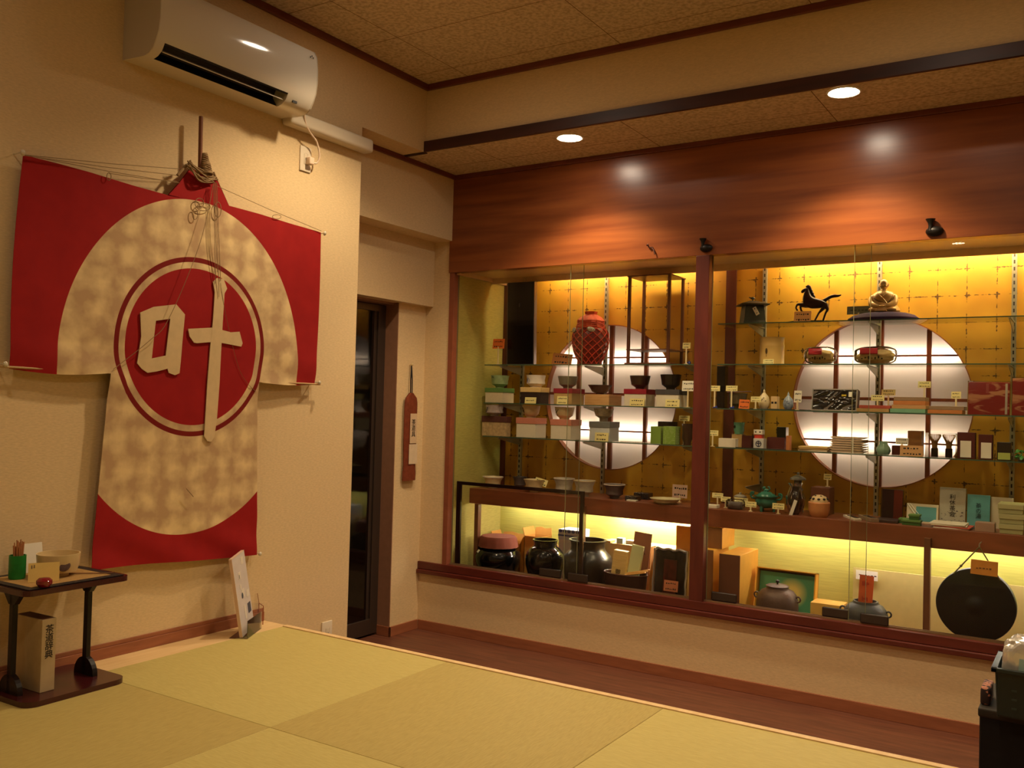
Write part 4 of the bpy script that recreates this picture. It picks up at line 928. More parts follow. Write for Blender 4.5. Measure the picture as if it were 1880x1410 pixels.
for s in (-1, 1): m.tube(smoothpts([(s*1.6*u, -8.9*u, 53.2*u), (s*3.2*u, -8.5*u, 53.9*u), (s*5.0*u, -7.4*u, 53.0*u)]), .42*u, 6); m.tube(smoothpts([(s*1.6*u, -8.9*u, 55.6*u), (s*3.4*u, -8.4*u, 56.4*u), (s*5.4*u, -7.0*u, 55.4*u)]), .35*u, 6)
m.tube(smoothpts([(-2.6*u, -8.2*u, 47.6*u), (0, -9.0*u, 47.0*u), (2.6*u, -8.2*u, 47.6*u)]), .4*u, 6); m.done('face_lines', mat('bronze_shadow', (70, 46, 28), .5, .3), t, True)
m = MB(); m.box(-11*u, 9*u, -26*u, -19*u, 1.0*u, 3.0*u, .6*u); m.done('scroll_tray', GB_, t)
# ================================================================== RIGHT BAY, second shelf
Y = 4.88; cx = 1417; k = depthm(cx, Y, 1.7); H = Z(cx, 620, Y)-S2; R = 22*k
t = thing('lidded_jar', 'cream ceramic water jar with straight ribbed sides and a dark leaf mark', 'jar', base(cx, S2, Y)); JM = mat('jar_glaze', (214, 176, 104), .3, 0, .5, .06, 20)
m = MB(); pr = [(0, 0), (R*.96, 0), (R, .006)]
for i in range(10): pr += [(R*(1.0 if i % 2 else .985), .012+H*.062*i)]
pr += [(R*1.0, H*.72), (R*.97, H*.76), (R*.98, H*.97), (R*1.03, H), (R*.92, H), (R*.88, H*.92), (0, H*.9)]
m.lathe(pr, seg=48); m.done('jar_body', JM, t, True)
m = MB(); a = math.radians(-100); T = Matrix.Rotation(a, 4, 'Z') @ Matrix.Translation((R*1.0, 0, H*.48)); m.sphere((0, 0, 0), .013, (.12, .5, 1.25), T=T); m.tube([(0, 0, -.012), (0, 0, -.030)], .0012, 5, T=T); m.done('leaf_mark', mat('leaf_brown', (76, 56, 22), .5), t, True)
tagcard(1402, 1419, 656, 665, S2, 4.80, 'small yellow price card at the foot of the cream water jar', foot=False)
BAGC = mat('sweet_tan', (196, 166, 108), .6, 0, .4, .15, 40); RED = mat('label_red', (186, 40, 56), .4)
def tea_bag(x0, x1, yt, Y, label, sd):
    cx = (x0+x1)/2; k = depthm(cx, Y); w = (x1-x0)*.86; h = 664-yt
    def core(t, W, H):
        bb = bmesh.new(); bmesh.ops.create_icosphere(bb, subdivisions=4, radius=1)
        for v in bb.verts:
            q = [math.copysign(abs(c)**.7, c) for c in v.co]; d_ = 1+.05*math.sin(6*v.co.x+4*v.co.z+sd)+.04*math.sin(11*v.co.z-7*v.co.y); v.co = Vector((q[0]*W*.86*d_, q[1]*W*.40*d_, max(H*.84+q[2]*H*.82*d_, .001)))
        m = MB(); m._merge(bb); m.done('tea_block', BAGC, t, True)
        m = MB(); m.box(-W*.68, W*.18, -W*.47, -W*.44, H*1.0, H*1.74, .003, T=Matrix.Rotation(-.08, 4, 'X')); m.done('red_label', RED, t)
        m = MB()
        for i in range(7): m.box(W*(-.6+.16*i), W*(-.53+.16*i), -W*.455, -W*.445, H*(.5+.1*(i % 2)), H*(.66+.1*(i % 3)))
        m.done('printed_marks', INK, t)
    return crumple('wrapped_sweets', label, 'packet', cx, 650, (x1-x0), h, S2, Y, mat('bag_film', (236, 228, 214), .2) if False else PLASTIC, core, sd, 'bags on the second shelf', .5)
tea_bag(1478, 1534, 632, 4.83, 'clear bag with a tan block and red label, left of two', 5)
tea_bag(1571, 1643, 632, 4.83, 'clear bag with a tan block and red label, right of two', 8)
# ================================================================== RIGHT BAY, third shelf
pxbox('black_case', 'box', 'tall narrow black box standing just right of the red post', 1315, 1330, 1334, 672, S3, 4.88, LAC, None, dep=.05)
tagcard(1303, 1320, 708, 718, S3, 4.80, 'yellow price card on a stand in front of the tall black box', group=TG)
tagcard(1333, 1352, 708, 718, S3, 4.80, 'yellow price card on a stand above the round glass jar', group=TG)
tagcard(1357, 1374, 731, 748, S3, 4.79, 'orange price card leaning on the round glass jar', CARD_O, foot=False, lean=.05)
tagcard(1379, 1395, 728, 738, S3, 4.79, 'yellow price card on a stand left of the cream gourd vase', group=TG)
tagcard(1458, 1470, 717, 739, S3, 4.79, 'tall white card on a wooden peg right of the blue and white bottle', CARD_W, group=TG)
for x, lb in ((1313, 'small blue plastic clip in front of the tall black box'), (1344, 'small blue plastic clip in front of the round glass jar')):
    t = thing('bag_clip', lb, 'clip', base(x, S3, 4.795)); m = MB(); m.box(-.012, .012, -.007, .007, 0, .008, .003); m.sphere((.006, 0, .008), .005); m.done('clip_body', BLUEC, t, True)
t_, r_, h_ = bowl(1338, 1372, 722, S3, 4.86, 'round dark glass jar with a thin stick across its mouth', mat('smoky_glass_jar', (96, 84, 62), .12, .3, .6, .3, 30), cat='jar', name='round_jar', group=None, belly=1.0)
m = MB(); m.tube([(-r_*1.2, -.01, h_+.005), (r_*1.5, -.012, h_+.010)], .0028, 8); m.done('stick', mat('dark_stick', (90, 30, 24), .4), t_, True)
def vase(cx, w, yt, yneck, z, Y, label, mt, seed, motif, name='bottle_vase'):
    k = depthm(cx, Y); R = w*k/2; H = Z(cx, yt, Y)-z; N = Z(cx, yneck, Y)-z; t = thing(name, label, 'vase', base(cx, z, Y))
    m = MB(); m.lathe([(0, 0), (R*.6, 0), (R*.92, N*.2), (R, N*.45), (R*.8, N*.78), (R*.34, N), (R*.16, N+(H-N)*.3), (R*.24, N+(H-N)*.4), (R*.10, N+(H-N)*.6), (0, H)], seg=36); m.done('vase_body', mt, t, True)
    m = MB(); r = random.Random(seed)
    for i in range(5):
        a = math.radians(-125+i*14+r.uniform(-4, 4)); z0 = N*r.uniform(.3, .7); rr = R*(.985 if z0 < N*.5 else .93)
        m.tube(smoothpts([(rr*math.cos(a), rr*math.sin(a), z0), (rr*1.01*math.cos(a+.12), rr*1.01*math.sin(a+.12), z0+r.uniform(-.006, .008)), (rr*math.cos(a+.24), rr*math.sin(a+.24), z0+.003)]), .0012, 5)
    m.done('painted_motif', motif, t); return t
vase(1402.5, 21, 714.5, 724, S3, 4.84, 'cream gourd shaped bottle vase with a black mark', GZ['cream'], 3, INK)
vase(1447, 19, 720, 729, S3, 4.85, 'small blue and white painted bottle with a pointed stopper', mat('blue_white_glaze', (150, 160, 176), .25, 0, .5, .3, 70), 6, mat('cobalt', (40, 56, 110), .3))
t, w, D, H = pxbox('cube_block', 'ornament', 'small cream cube with a dark face like mark between two vases', 1415, 1427, 1429, 729, S3, 4.83, mat('cream_cube', (214, 178, 126), .5), None, dep=.04)
m = MB()
for s in (-1, 1): m.box(s*w*.25-w*.16, s*w*.25+w*.16, -D/2-.0008, -D/2, H*.42, H*.58)
m.done('dark_mark', INK, t)
t = thing('slat_board', 'thin dark board lying under the vases on the third shelf', 'board', base(1425, S3, 4.795)); m = MB(); m.box(-.14, .15, -.010, .15, .0002, .0035, .001); m.done('board', mat('dark_tray2', (30, 20, 16), .3), t)
for o_ in list(C.objects):
    if o_.parent is None and o_.get('label', '').startswith(('cream gourd', 'small blue and white', 'small cream cube')): o_.location.z += .0036
# framed black fabric box
x0, x1 = 1489, 1573; Y = 4.79; Xa, Xb = col(x0, 1.44, Y), col(x1, 1.44, Y); w = Xb-Xa; H = Z(1535, 713, Y)-S3
t = thing('fabric_box', 'silver framed display box with crumpled black cloth under clear film', 'box', ((Xa+Xb)/2, Y, S3)); t.rotation_euler = (-.20, 0, 0)
m = MB(); m.box(-w/2, w/2, .004, .05, 0, H, .001)
m.done('box_body', mat('grey_box', (96, 86, 80), .5), t)
m = MB()
for a in ((-w/2, w/2, H-.006, H), (-w/2, w/2, 0, .006), (-w/2, -w/2+.006, 0, H), (w/2-.006, w/2, 0, H)): m.box(a[0], a[1], -.003, .006, a[2], a[3], .001)
m.done('silver_frame', mat('silver_frame', (170, 160, 150), .3, .4), t)
bb = bmesh.new(); bmesh.ops.create_grid(bb, x_segments=46, y_segments=26, size=.5)
for v in bb.verts:
    x, y = v.co.x, v.co.y; dz = .0035*math.sin(14*x+9*y+2*math.sin(11*y))+.003*math.sin(25*x-17*y+1.5*math.sin(9*x)); v.co = Vector((x*(w-.012), .001+dz*.8, H/2+y*(H-.012)))
m = MB(); m._merge(bb); m.done('black_cloth', mat('black_satin', (30, 26, 26), .18, .2, .8), t, True)
m = MB(); m.box(w*.16, w*.26, -.006, -.005, H*.66, H*.74); m.done('gold_sticker', mat('gold_sticker', (206, 176, 50), .3, .3), t)
m = MB(); m.box(w*.31, w*.38, -.006, -.005, H*.64, H*.86); m.done('white_sticker', CARD_W, t)
# flat piles between
FB = 'flat wooden and paper boxes on the third shelf'
def stack(spec, z, Y, labels):
    zz = z
    for (a, b_, c_, px_h, mt, dp), lb in zip(spec, labels):
        h = px_h*depthm(a, Y); pxbox('flat_box', 'box', lb, a, b_, c_, 0, zz, Y, mt, None, group=FB, dep=dp, zt=zz+h-.0005, bev=.001); zz += h
    return zz
stack([(1572, 1632, 1636, 6.5, PB['kraft'], .12), (1577, 1635, 1640, 6, PB['rose'], .11)], S3, 4.79, ['kraft flat box under the rose one, right of the silver framed box', 'rose flat box on the kraft one, right of the silver framed box'])
stack([(1634, 1699, 1702, 7.5, PB['mint'], .12), (1637, 1700, 1704, 7, KIRI, .12), (1640, 1699, 1704, 7.5, PB['orangebrown'], .12), (1641, 1699, 1703, 7, PB['greybrown'], .12)], S3, 4.79,
      ['mint flat box at the bottom of the four box pile', 'plain wooden flat box second from the bottom of the four box pile', 'orange brown flat box third from the bottom of the four box pile', 'grey brown flat box on top of the four box pile'])
stack([(1703, 1767, 1774, 7, PB['orangebrown'], .12), (1706, 1770, 1776, 7, PB['greybrown'], .12)], S3, 4.79, ['orange brown flat box under a grey one, left of the red patterned box', 'grey brown flat box on the orange brown one, left of the red patterned box'])
tagcard(1601, 1621, 725, 736, S3+.026, 4.80, 'yellow price card on a stand on the rose flat box', group=TG)
tagcard(1620, 1641, 715, 726, S3+.004, 4.92, 'yellow price card on a tall stand behind the rose flat box', group=TG)
tagcard(1687, 1706, 700, 712, S3+.05, 4.85, 'yellow price card on a tall stand behind the four box pile', group=TG)
tagcard(1748, 1762, 719, 732, S3+.031, 4.85, 'yellow price card on a stand on the two box pile', group=TG)
# red patterned boxes
REDP, g, P_ = newmat('red_flame_paper')
tc = g.add('ShaderNodeTexCoord'); mp = g.add('ShaderNodeMapping'); mp.inputs['Scale'].default_value = (9, 1, 34); mp.inputs['Rotation'].default_value = (0, .55, 0)
n = g.add('ShaderNodeTexNoise'); n.inputs['Scale'].default_value = 1.0; n.inputs['Detail'].default_value = 3; n.inputs['Distortion'].default_value = .6
g.link(tc.outputs['Object'], mp.inputs[0]); g.link(mp.outputs[0], n.inputs['Vector'])
r = g.add('ShaderNodeValToRGB'); r.color_ramp.elements[0].position = .50; r.color_ramp.elements[0].color = lin((172, 44, 36)); r.color_ramp.elements[1].position = .60; r.color_ramp.elements[1].color = lin((236, 170, 124))
g.link(n.outputs[0], r.inputs[0]); g.link(r.outputs[0], P_.inputs['Base Color']); P_.inputs['Roughness'].default_value = .3
for (x0, x1, yt, lb) in ((1777, 1853, 701, 'red flame patterned boxed wrapping cloth in clear film, third shelf'), (1858, 1925, 694, 'red patterned boxed cloth cut off at the right edge of the third shelf')):
    Y = 4.79; Xa, Xb = col(x0, 1.44, Y), col(x1, 1.44, Y); w = Xb-Xa; H = Z(x0, yt, Y)-S3
    t = thing('cloth_box', lb, 'box', ((Xa+Xb)/2, Y, S3)); t.rotation_euler = (-.10, 0, 0)
    m = MB(); m.box(-w/2, w/2, 0, .03, 0, H, .001); m.done('cloth_block', REDP, t)
    m = MB(); m.box(w/2-.018, w/2-.008, -.002, .0, .004, H-.006, .001); m.done('white_strip', CARD_W, t)
    m = MB(); m.box(-.012, .0, -.0015, 0, H*.66, H*.96, .0005); m.done('small_label', mat('label_pink', (190, 90, 80), .5), t)
    m = MB(); m.box(-w/2-.003, w/2+.003, -.005, .036, 0, H+.006, .001); m.done('clear_film', PLASTIC, t)
# ================================================================== RIGHT BAY, lowest glass shelf
tagcard(1299, 1317, 790, 800, S4, 4.80, 'cream price card on a stand beside the red post, lowest glass shelf', group=TG)
pxbox('gift_box', 'box', 'plain off white box with a dark small cup behind it, lowest shelf', 1319, 1350, 1354, 805, S4, 4.79, PB['white'], None, dep=.05)
pxbox('paper_box', 'box', 'kraft paper box carrying the teal cup', 1343, 1362, 1366, 797, S4, 4.87, PB['kraft'], None, dep=.06)
zt2 = Z(1354, 797, 4.87)
t_, r_, h_ = bowl(1347, 1367, 775.5, zt2, 4.89, 'teal green cup with a dark eye mark on the kraft paper box', mat('teal_glaze', (92, 146, 118), .3, 0, .5, .1), cat='cup', name='tea_cup', group=None, belly=1.0, foot=.8)
m = MB(); a = math.radians(-125); m.sphere((r_*.97*math.cos(a), r_*.97*math.sin(a), h_*.62), .008, (.7, .7, 1)); m.done('eye_mark', mat('eye_dark', (18, 40, 30), .2), t_, True)
pxbox('gift_box', 'box', 'dark reddish box left of the red and white box, lowest shelf', 1362, 1380, 1384, 800, S4, 4.86, PB['darkred'], None, dep=.06)
t, w, D, H = pxbox('matcha_tin', 'tin', 'small white tin with a blue round mark, red and white box on top', 1383, 1402, 1407, 805, S4, 4.79, mat('tin_white', (200, 196, 190), .3), None, dep=.05)
m = MB(); m.tube([(.014*math.cos(a), -D/2-.001, H*.5+.014*math.sin(a)) for a in [2*PI*i/24 for i in range(24)]], .0018, 6, True); m.tube([(0, -D/2-.001, H*.2), (0, -D/2-.001, H*.8)], .002); m.tube([(-.010, -D/2-.001, H*.55), (.010, -D/2-.001, H*.55)], .002); m.done('round_mark', mat('navy', (28, 36, 80), .4), t)
z5 = S4+H
t, w, D, H = pxbox('gift_box', 'box', 'red and white box with two dark spots on top of the white tin', 1384, 1399, 1403, 789, z5, 4.80, mat('red_band_box', (196, 60, 44), .4), PB['white'], .55, dep=.045)
m = MB()
for s in (-1, 1): m.sphere((s*w*.26, -D/2-.001, H*.74), .0045, (1, .2, .8))
m.done('dark_spots', INK, t)
pxbox('gift_box', 'box', 'wide dark brown box carrying the small black cube box', 1408, 1440, 1447, 803, S4, 4.84, PB['darkred'], None, dep=.07)
t, w, D, H = pxbox('cube_case', 'box', 'small black cube box on the wide dark brown box', 1426, 1443, 1447, 784, Z(1424, 803, 4.84), 4.86, mat('green_black', (24, 30, 20), .3), None, dep=.05)
pxbox('gift_box', 'box', 'narrow orange brown box standing on end right of the dark brown box', 1443, 1450, 1453, 800, S4, 4.79, PB['orangebrown'], None, dep=.03)
t = thing('slat_board', 'thin dark board under the row of small boxes on the lowest shelf', 'board', base(1395, S4, 4.785)); m = MB(); m.box(-.13, .13, -.004, .003, .0002, .004, .001); m.done('board', MATS['dark_tray2'], t)
for i in range(3):
    t, w, D, H = pxbox('paper_wrapper', 'paper', ['long cream paper wrapper at the bottom left of the fan pile', 'long tan paper wrapper in the middle, left of the fan pile', 'long cream paper wrapper on top, left of the fan pile'][i],
        1466, 1520, 1524, 0, S4+.0001+i*.0085, 4.79, [PB['cream'], PB['kraft'], PB['beige']][i], None, group='paper wrappers on the lowest glass shelf', dep=.12, zt=S4+i*.0085+.0075, bev=.001); t.rotation_euler = (0, 0, [-.06, .05, -.02][i])
FANL = ['bottom', 'second from the bottom', 'third from the bottom', 'fourth from the bottom', 'fifth from the bottom', 'sixth from the bottom', 'top']
xc = (col(1522, S4, 4.8)+col(1586, S4, 4.8))/2; wf = (col(1586, S4, 4.8)-col(1522, S4, 4.8))/2
for i in range(7):
    t = thing('paper_tray', 'white rimmed thin tray, %s of the tied pile on the lowest shelf' % FANL[i], 'tray', (xc, 4.855, S4+i*.0117), 0, 'thin trays in the tied pile')
    m = MB(); m.prism([(-wf*.8, 0.001), (wf*.8, 0.001), (wf, .0085), (wf*.97, .0098), (-wf*.97, .0098), (-wf, .0085)], .11, 'y', -.055); m.done('tray_body', mat('tray_paper', (196, 168, 140), .6, var=.05), t)
m = MB(); m.box(.34*wf, .34*wf+.006, -.0575, -.056, 0, .084); o = m.done('tie_band', CARD_W, None); o.location = (xc, 4.855, S4); tag(o, 'narrow white band tied round the pile of thin trays', 'band')
# celadon whisk holder
Y = 4.84; cx = 1622; k = depthm(cx, Y); H = Z(cx, 810, Y)-S4; R = 12.5*k
t = thing('whisk_holder', 'pale teal ceramic whisk holder with a pinched neck, lowest glass shelf', 'whisk holder', base(cx, S4, Y))
m = MB(); m.lathe([(0, 0), (R*.72, 0), (R*.8, .004), (R*.98, H*.28), (R*.9, H*.5), (R*.55, H*.8), (R*.6, H), (R*.45, H), (R*.4, H*.8), (0, H*.75)], seg=36, wob=lambda a, z: 1+.03*math.sin(8*a)); m.done('holder_body', mat('celadon_teal', (128, 160, 138), .25, 0, .5, .06), t, True)
pxbox('gift_box', 'box', 'low dark brown box beside the teal whisk holder', 1637, 1653, 1656, 818, S4, 4.88, PB['darkred'], None, dep=.06)
t = tagcard(1656, 1690, 818, 838, S4, 4.785, 'wide tan card with dark print before the brown box', KIRI, foot=False)
pxbox('gift_box', 'box', 'upright brown cardboard box behind the wide tan card', 1666, 1692, 1697, 791, S4, 4.86, PB['cardbrown'], None, dep=.07)
tagcard(1646, 1665, 804, 816, S4, 4.85, 'white price card on a stand left of the upright brown box', CARD_W, group=TG)
# clear case with two whisks
Y = 4.80; Xa, Xb = col(1699, S4+.05, Y), col(1754, S4+.05, Y); H = Z(1725, 795, Y)-S4; w = Xb-Xa
t = thing('clear_case', 'clear plastic case holding two bamboo tea whisks', 'case', ((Xa+Xb)/2, Y+.05, S4)); m = MB(); m.box(-w/2, w/2, -.05, .05, .0005, H, .001); m.done('case_walls', PLASTIC, t)
BAM = mat('bamboo', (166, 122, 66), .45, 0, .4, .15, 60)
for i, fx in enumerate((-.24, .24)):
    t = thing('tea_whisk', 'bamboo tea whisk in the clear case, %s of two' % ('left', 'right')[i], 'tea whisk', ((Xa+Xb)/2+fx*w, Y+.05, S4+.001), 0, 'bamboo tea whisks')
    R = w*.17; m = MB(); m.lathe([(0, 0), (R*.72, 0), (R*.72, H*.36), (0, H*.36)], seg=24); m.done('handle_box', mat('whisk_foot', (40, 28, 28), .4), t, True)
    m = MB()
    for k_ in range(30):
        a = 2*PI*k_/30; pts = [(R*.5*math.cos(a), R*.5*math.sin(a), H*.36), (R*.62*math.cos(a), R*.62*math.sin(a), H*.6), (R*1.25*math.cos(a), R*1.25*math.sin(a), H*.86), (R*1.05*math.cos(a), R*1.05*math.sin(a), H*.93)]
        m.tube(smoothpts(pts, 3), .0013, 5)
    m.lathe([(0, H*.34), (R*.5, H*.34), (R*.6, H*.62), (0, H*.7)], seg=24); m.done('tines', BAM, t, True)
for (a, b_, c_, yt, l1, wt) in ((1757, 1790, 1793, 794, 'dark upright case with a white label, right of the whisk case', (1763, 1783, 809, 841)), (1796, 1822, 1826, 798, 'dark upright case with a narrower white label, lowest shelf', (1801, 1820, 813, 842))):
    t, w, D, H = pxbox('tea_tin_case', 'case', l1, a, b_, c_, yt, S4, 4.82, PB['darkred'], None, dep=.05)
    wa, wb = col(wt[0], S4+.04, 4.82)-t.location.x, col(wt[1], S4+.04, 4.82)-t.location.x
    m = MB(); m.box(wa, wb, -D/2-.002, -D/2, .006, H*.68, .0005); m.done('white_label', CARD_W, t)
t, w, D, H = pxbox('tea_tin_case', 'case', 'dark low case with a lime green label near the right end', 1830, 1856, 1860, 812, S4, 4.82, mat('dark_case', (40, 28, 20), .4), None, dep=.05)
m = MB(); m.box(-w*.42, w*.46, -D/2-.002, -D/2, .004, H*.42, .0005); m.done('green_label', mat('lime_label', (176, 186, 96), .5), t)
Y = 4.80; t = thing('leaf_ornament', 'cluster of glossy green leaves at the right end of the lowest shelf', 'ornament', base(1876, S4, Y)); m = MB(); r = random.Random(3)
for i in range(16):
    T = Matrix.Translation((r.uniform(-.02, .03), r.uniform(-.02, .02), r.uniform(.012, .05))) @ Matrix.Rotation(r.uniform(0, 6), 4, 'Z') @ Matrix.Rotation(r.uniform(-1, 1), 4, 'Y'); m.sphere((.008, 0, 0), .012, (1.3, .7, .25), T=T, u=10, v=6)
m.done('leaves', mat('leaf_green', (70, 140, 66), .25), t, True)
m = MB(); m.lathe([(0, 0), (.016, 0), (.020, .018), (0, .018)], seg=20); m.done('pot', mat('pot_dark', (60, 50, 30), .5), t, True)
# ================================================================== LOWER COMPARTMENT, left bay
def jar(cx, w, yt, yneckb, Y, label, mouth, mt, name='large_jar', wb=None):
    k = depthm(cx, Y, .6); R = w*k/2; H = Z(cx, yt, Y)-FZ; rn = mouth*k/2; t = thing(name, label, 'jar', base(cx, FZ, Y), 0, 'black glazed storage jars'); N = Z(cx, yneckb, Y)-FZ
    m = MB(); m.lathe([(0, 0), (R*.60, 0), (R*.84, N*.32), (R*.98, N*.58), (R, N*.74), (R*.93, N*.87), (R*.74, N*.97), (rn*.95, N), (rn*.90, N+(H-N)*.3), (rn*.94, H-.010), (rn*1.02, H-.006), (rn*1.02, H), (rn*.90, H), (rn*.84, N), (R*.8, N*.7), (0, N*.3)], seg=56); m.done('jar_body', mt, t, True)
    return t, R, H, rn, N
BGL = mat('black_jar_glaze', (14, 12, 12), .12, 0, .6); BGD = mat('brown_black_glaze', (30, 25, 20), .3, 0, .5, .2, 20)
t, R, H, rn, N = jar(913, 84, 985, 1003, 4.76, 'black glazed storage jar covered with a brown tied cloth', 52, BGL)
k = depthm(913, 4.76, .6)
m = MB(); m.lathe([(37*k, N+.002), (36*k, N+.012), (33.5*k, H-.004), (31*k, H+.006), (0, H+.010)], seg=48, wob=lambda a, z: 1+.015*math.sin(15*a)); m.done('cloth_cover', mat('brown_cloth', (122, 58, 40), .85, var=.1), t, True)
m = MB(); a = math.radians(-125); T = Matrix.Translation((R*.9*math.cos(a), R*.9*math.sin(a), N*.88)) @ Matrix.Rotation(a+PI/2, 4, 'Z') @ Matrix.Rotation(-.7, 4, 'X'); m.box(-.014, .014, -.004, -.003, -.010, .010, T=T); m.done('white_tag', CARD_W, t)
jar(999, 72, 990, 1003, 4.72, 'glossy black storage jar, open mouthed, middle one of three', 46, BGL)
jar(1077, 92, 990, 1008, 4.725, 'large dull brown black storage jar, open mouthed, right one of three', 68, BGD)
# lacquer frame screen in front
FRM = mat('dark_lacquer_frame', (34, 14, 12), .3, 0, .5)
Yf = 4.553; xa, xb = col(842, .7, Yf), col(1068, .7, Yf); zt = Z(960, 893, Yf)
t = thing('low_screen', 'low dark lacquered screen frame with clear panel standing before the jars', 'screen', ((xa+xb)/2, Yf, FZ)); w = (xb-xa)/2; H = zt-FZ
for s, fm in ((-1, 'left'), (1, 'right')):
    pw_ = .016 if s < 0 else .011; m = MB(); m.box(s*w-pw_, s*w+pw_, -.008, .008, 0, H, .002); m.done('frame_post', FRM, t)
m = MB(); m.box(-w+.010, w-.010, -.007, .007, H-.020, H, .002); m.done('top_rail', FRM, t)
m = MB(); m.box(-w+.010, w-.010, -.007, .007, 0, .022, .002); m.done('bottom_rail', FRM, t)
m = MB(); m.sphere((-w-.012, 0, H*.62), .007, (.6, .8, 2)); m.done('hinge', IRON, t, True)
# open cardboard boxes behind the jars
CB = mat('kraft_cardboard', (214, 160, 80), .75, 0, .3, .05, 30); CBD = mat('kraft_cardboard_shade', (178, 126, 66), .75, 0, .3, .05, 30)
def openbox(x0, x1, yt, Y, D, label, flaps, name='cardboard_box', seed=1):
    Xa, Xb = col(x0, .5, Y), col(x1, .5, Y); w = (Xb-Xa)/2; H = Z((x0+x1)/2, yt, Y)-FZ; t = thing(name, label, 'cardboard box', ((Xa+Xb)/2, Y+D/2, FZ), 0, 'open cardboard boxes behind the jars'); m = MB(); th = .004
    m.box(-w, w, -D/2, -D/2+th, 0, H); m.box(-w, w, D/2-th, D/2, 0, H); m.box(-w, -w+th, -D/2, D/2, 0, H); m.box(w-th, w, -D/2, D/2, 0, H); m.box(-w, w, -D/2, D/2, 0, th); m.done('box_walls', CB, t)
    for i, (sx, ln, ang) in enumerate(flaps):
        m = MB()
        if sx in (-1, 1): T = Matrix.Translation((sx*(w-th/2), 0, H)) @ Matrix.Rotation(sx*ang, 4, 'Y'); m.box(-th/2, th/2, -D/2, D/2, 0, ln, T=T)
        else: T = Matrix.Translation((0, (D/2 if sx == 2 else -D/2), H)) @ Matrix.Rotation(-ang if sx == 2 else ang, 4, 'X'); m.prism([(-w, 0), (w, 0), (w*.9, ln), (w*.2, ln*.86), (-w*.3, ln*1.04), (-w*.95, ln*.9)], th, 'y', -th/2, T=T)
        m.done('flap', CB, t)
openbox(905, 955, 995, 4.93, .11, 'torn open cardboard box behind the cloth covered jar', [(2, .05, .2), (-1, .06, .3), (1, .05, .5)])
openbox(962, 993, 985, 4.90, .13, 'open cardboard box between the cloth covered jar and the middle jar', [(2, .045, .1), (-1, .05, .3)])
t = thing('paper_bundle', 'crumpled cream wrapping paper behind the middle jar', 'paper', base(1008, FZ+.0, 4.93)); bb = bmesh.new(); bmesh.ops.create_icosphere(bb, subdivisions=4, radius=1)
for v in bb.verts: q = v.co; d = 1+.10*math.sin(9*q.x+5*q.z)*math.sin(7*q.y+4*q.x); v.co = Vector((q.x*.085*d, q.y*.05*d, max(.135+q.z*.135*d, .0005)))
m = MB(); m._merge(bb); m.done('crumpled_paper', mat('cream_paper', (228, 206, 140), .8), t, False)
pxbox('display_block', 'box', 'plain white box under the blue and white dish carton', 1024, 1062, 1070, 992, FZ, 4.90, PB['white'], None, dep=.14)
zb_ = Z(1043, 992, 4.90)
t, w, D, H = pxbox('dish_carton', 'box', 'white carton with blue scalloped band on the white box behind the jars', 1025, 1064, 1070, 973, zb_, 4.90, PB['bluewhite'], None, dep=.13)
m = MB(); m.box(-w/2-.001, w/2+.001, -D/2-.0015, -D/2, H*.35, H*.5)
for i in range(5): m.sphere((-w*.4+w*.2*i, -D/2, H*.85), .013, (1, .15, .8))
m.done('blue_band', mat('blue_print', (60, 80, 140), .4), t, True)
# raised ledge with small things behind the open jars
xa, xb = col(1098, .6, 4.88), col(1268, .6, 4.88); zl = Z(1200, 1006, 4.88)
t = thing('storage_carton', 'long pale flat topped carton at the back under the bright lamp', 'cardboard box', ((xa+xb)/2, 4.97, FZ)); m = MB(); m.box(-(xb-xa)/2, (xb-xa)/2, -.09, .09, 0, zl-FZ, .002); m.done('box_body', mat('pale_carton', (206, 176, 112), .7, 0, .3, .05), t)
zl -= .0
t = thing('tan_envelope', 'flat tan packet on the long pale carton', 'packet', base(1108, zl, 4.91)); m = MB(); m.box(-.055, .06, -.03, .04, .0003, .012, .003); m.done('packet_body', mat('tan_packet', (196, 150, 80), .6), t)
t = thing('cup_set', 'pale green and white small carton on the long pale carton', 'box', base(1140, zl, 4.91)); m = MB(); m.box(-.02, .02, -.02, .02, 0, .032, .001); m.done('box_body', mat('pale_mint', (190, 214, 180), .5), t)
t = thing('note_card', 'white carton with faint print on the long pale carton', 'box', base(1160, zl, 4.93)); m = MB(); m.box(-.03, .03, -.02, .02, 0, .022, .001); m.done('box_body', PB['white'], t)
pxbox('storage_carton', 'cardboard box', 'orange cardboard box on the long pale carton, left of the red post', 1241, 1275, 1280, 966, zl, 4.90, CB, None, dep=.14)
# bamboo boxes, slats and the dark basket
Y = 4.66; t = thing('basket', 'dark oval basket standing in front of the right storage jar', 'basket', base(1147, FZ, Y)); k = depthm(1147, Y, .5); R = 42*k; H = Z(1147, 1052, Y)-FZ
m = MB(); m.lathe([(0, .003), (R*.84, .003), (R*.86, 0), (R*.9, .01), (R*1.0, H), (R*.96, H), (R*.86, .012), (0, .010)], sy=.6, seg=48, wob=lambda a, z: 1+.008*math.sin(30*a)*math.sin(300*z)); m.done('basket_body', mat('dark_wicker', (52, 24, 18), .5, 0, .4, .2, 120), t, True)
m = MB(); m.tube([(R*math.cos(a), .6*R*math.sin(a), H) for a in [2*PI*i/40 for i in range(40)]], .0035, 8, True); m.done('basket_rim', mat('rim_brown', (80, 40, 26), .5), t, True)
BOXW = wood('bamboo_box_wood', (206, 168, 96), (226, 190, 118), (4, 4, 30), .5)
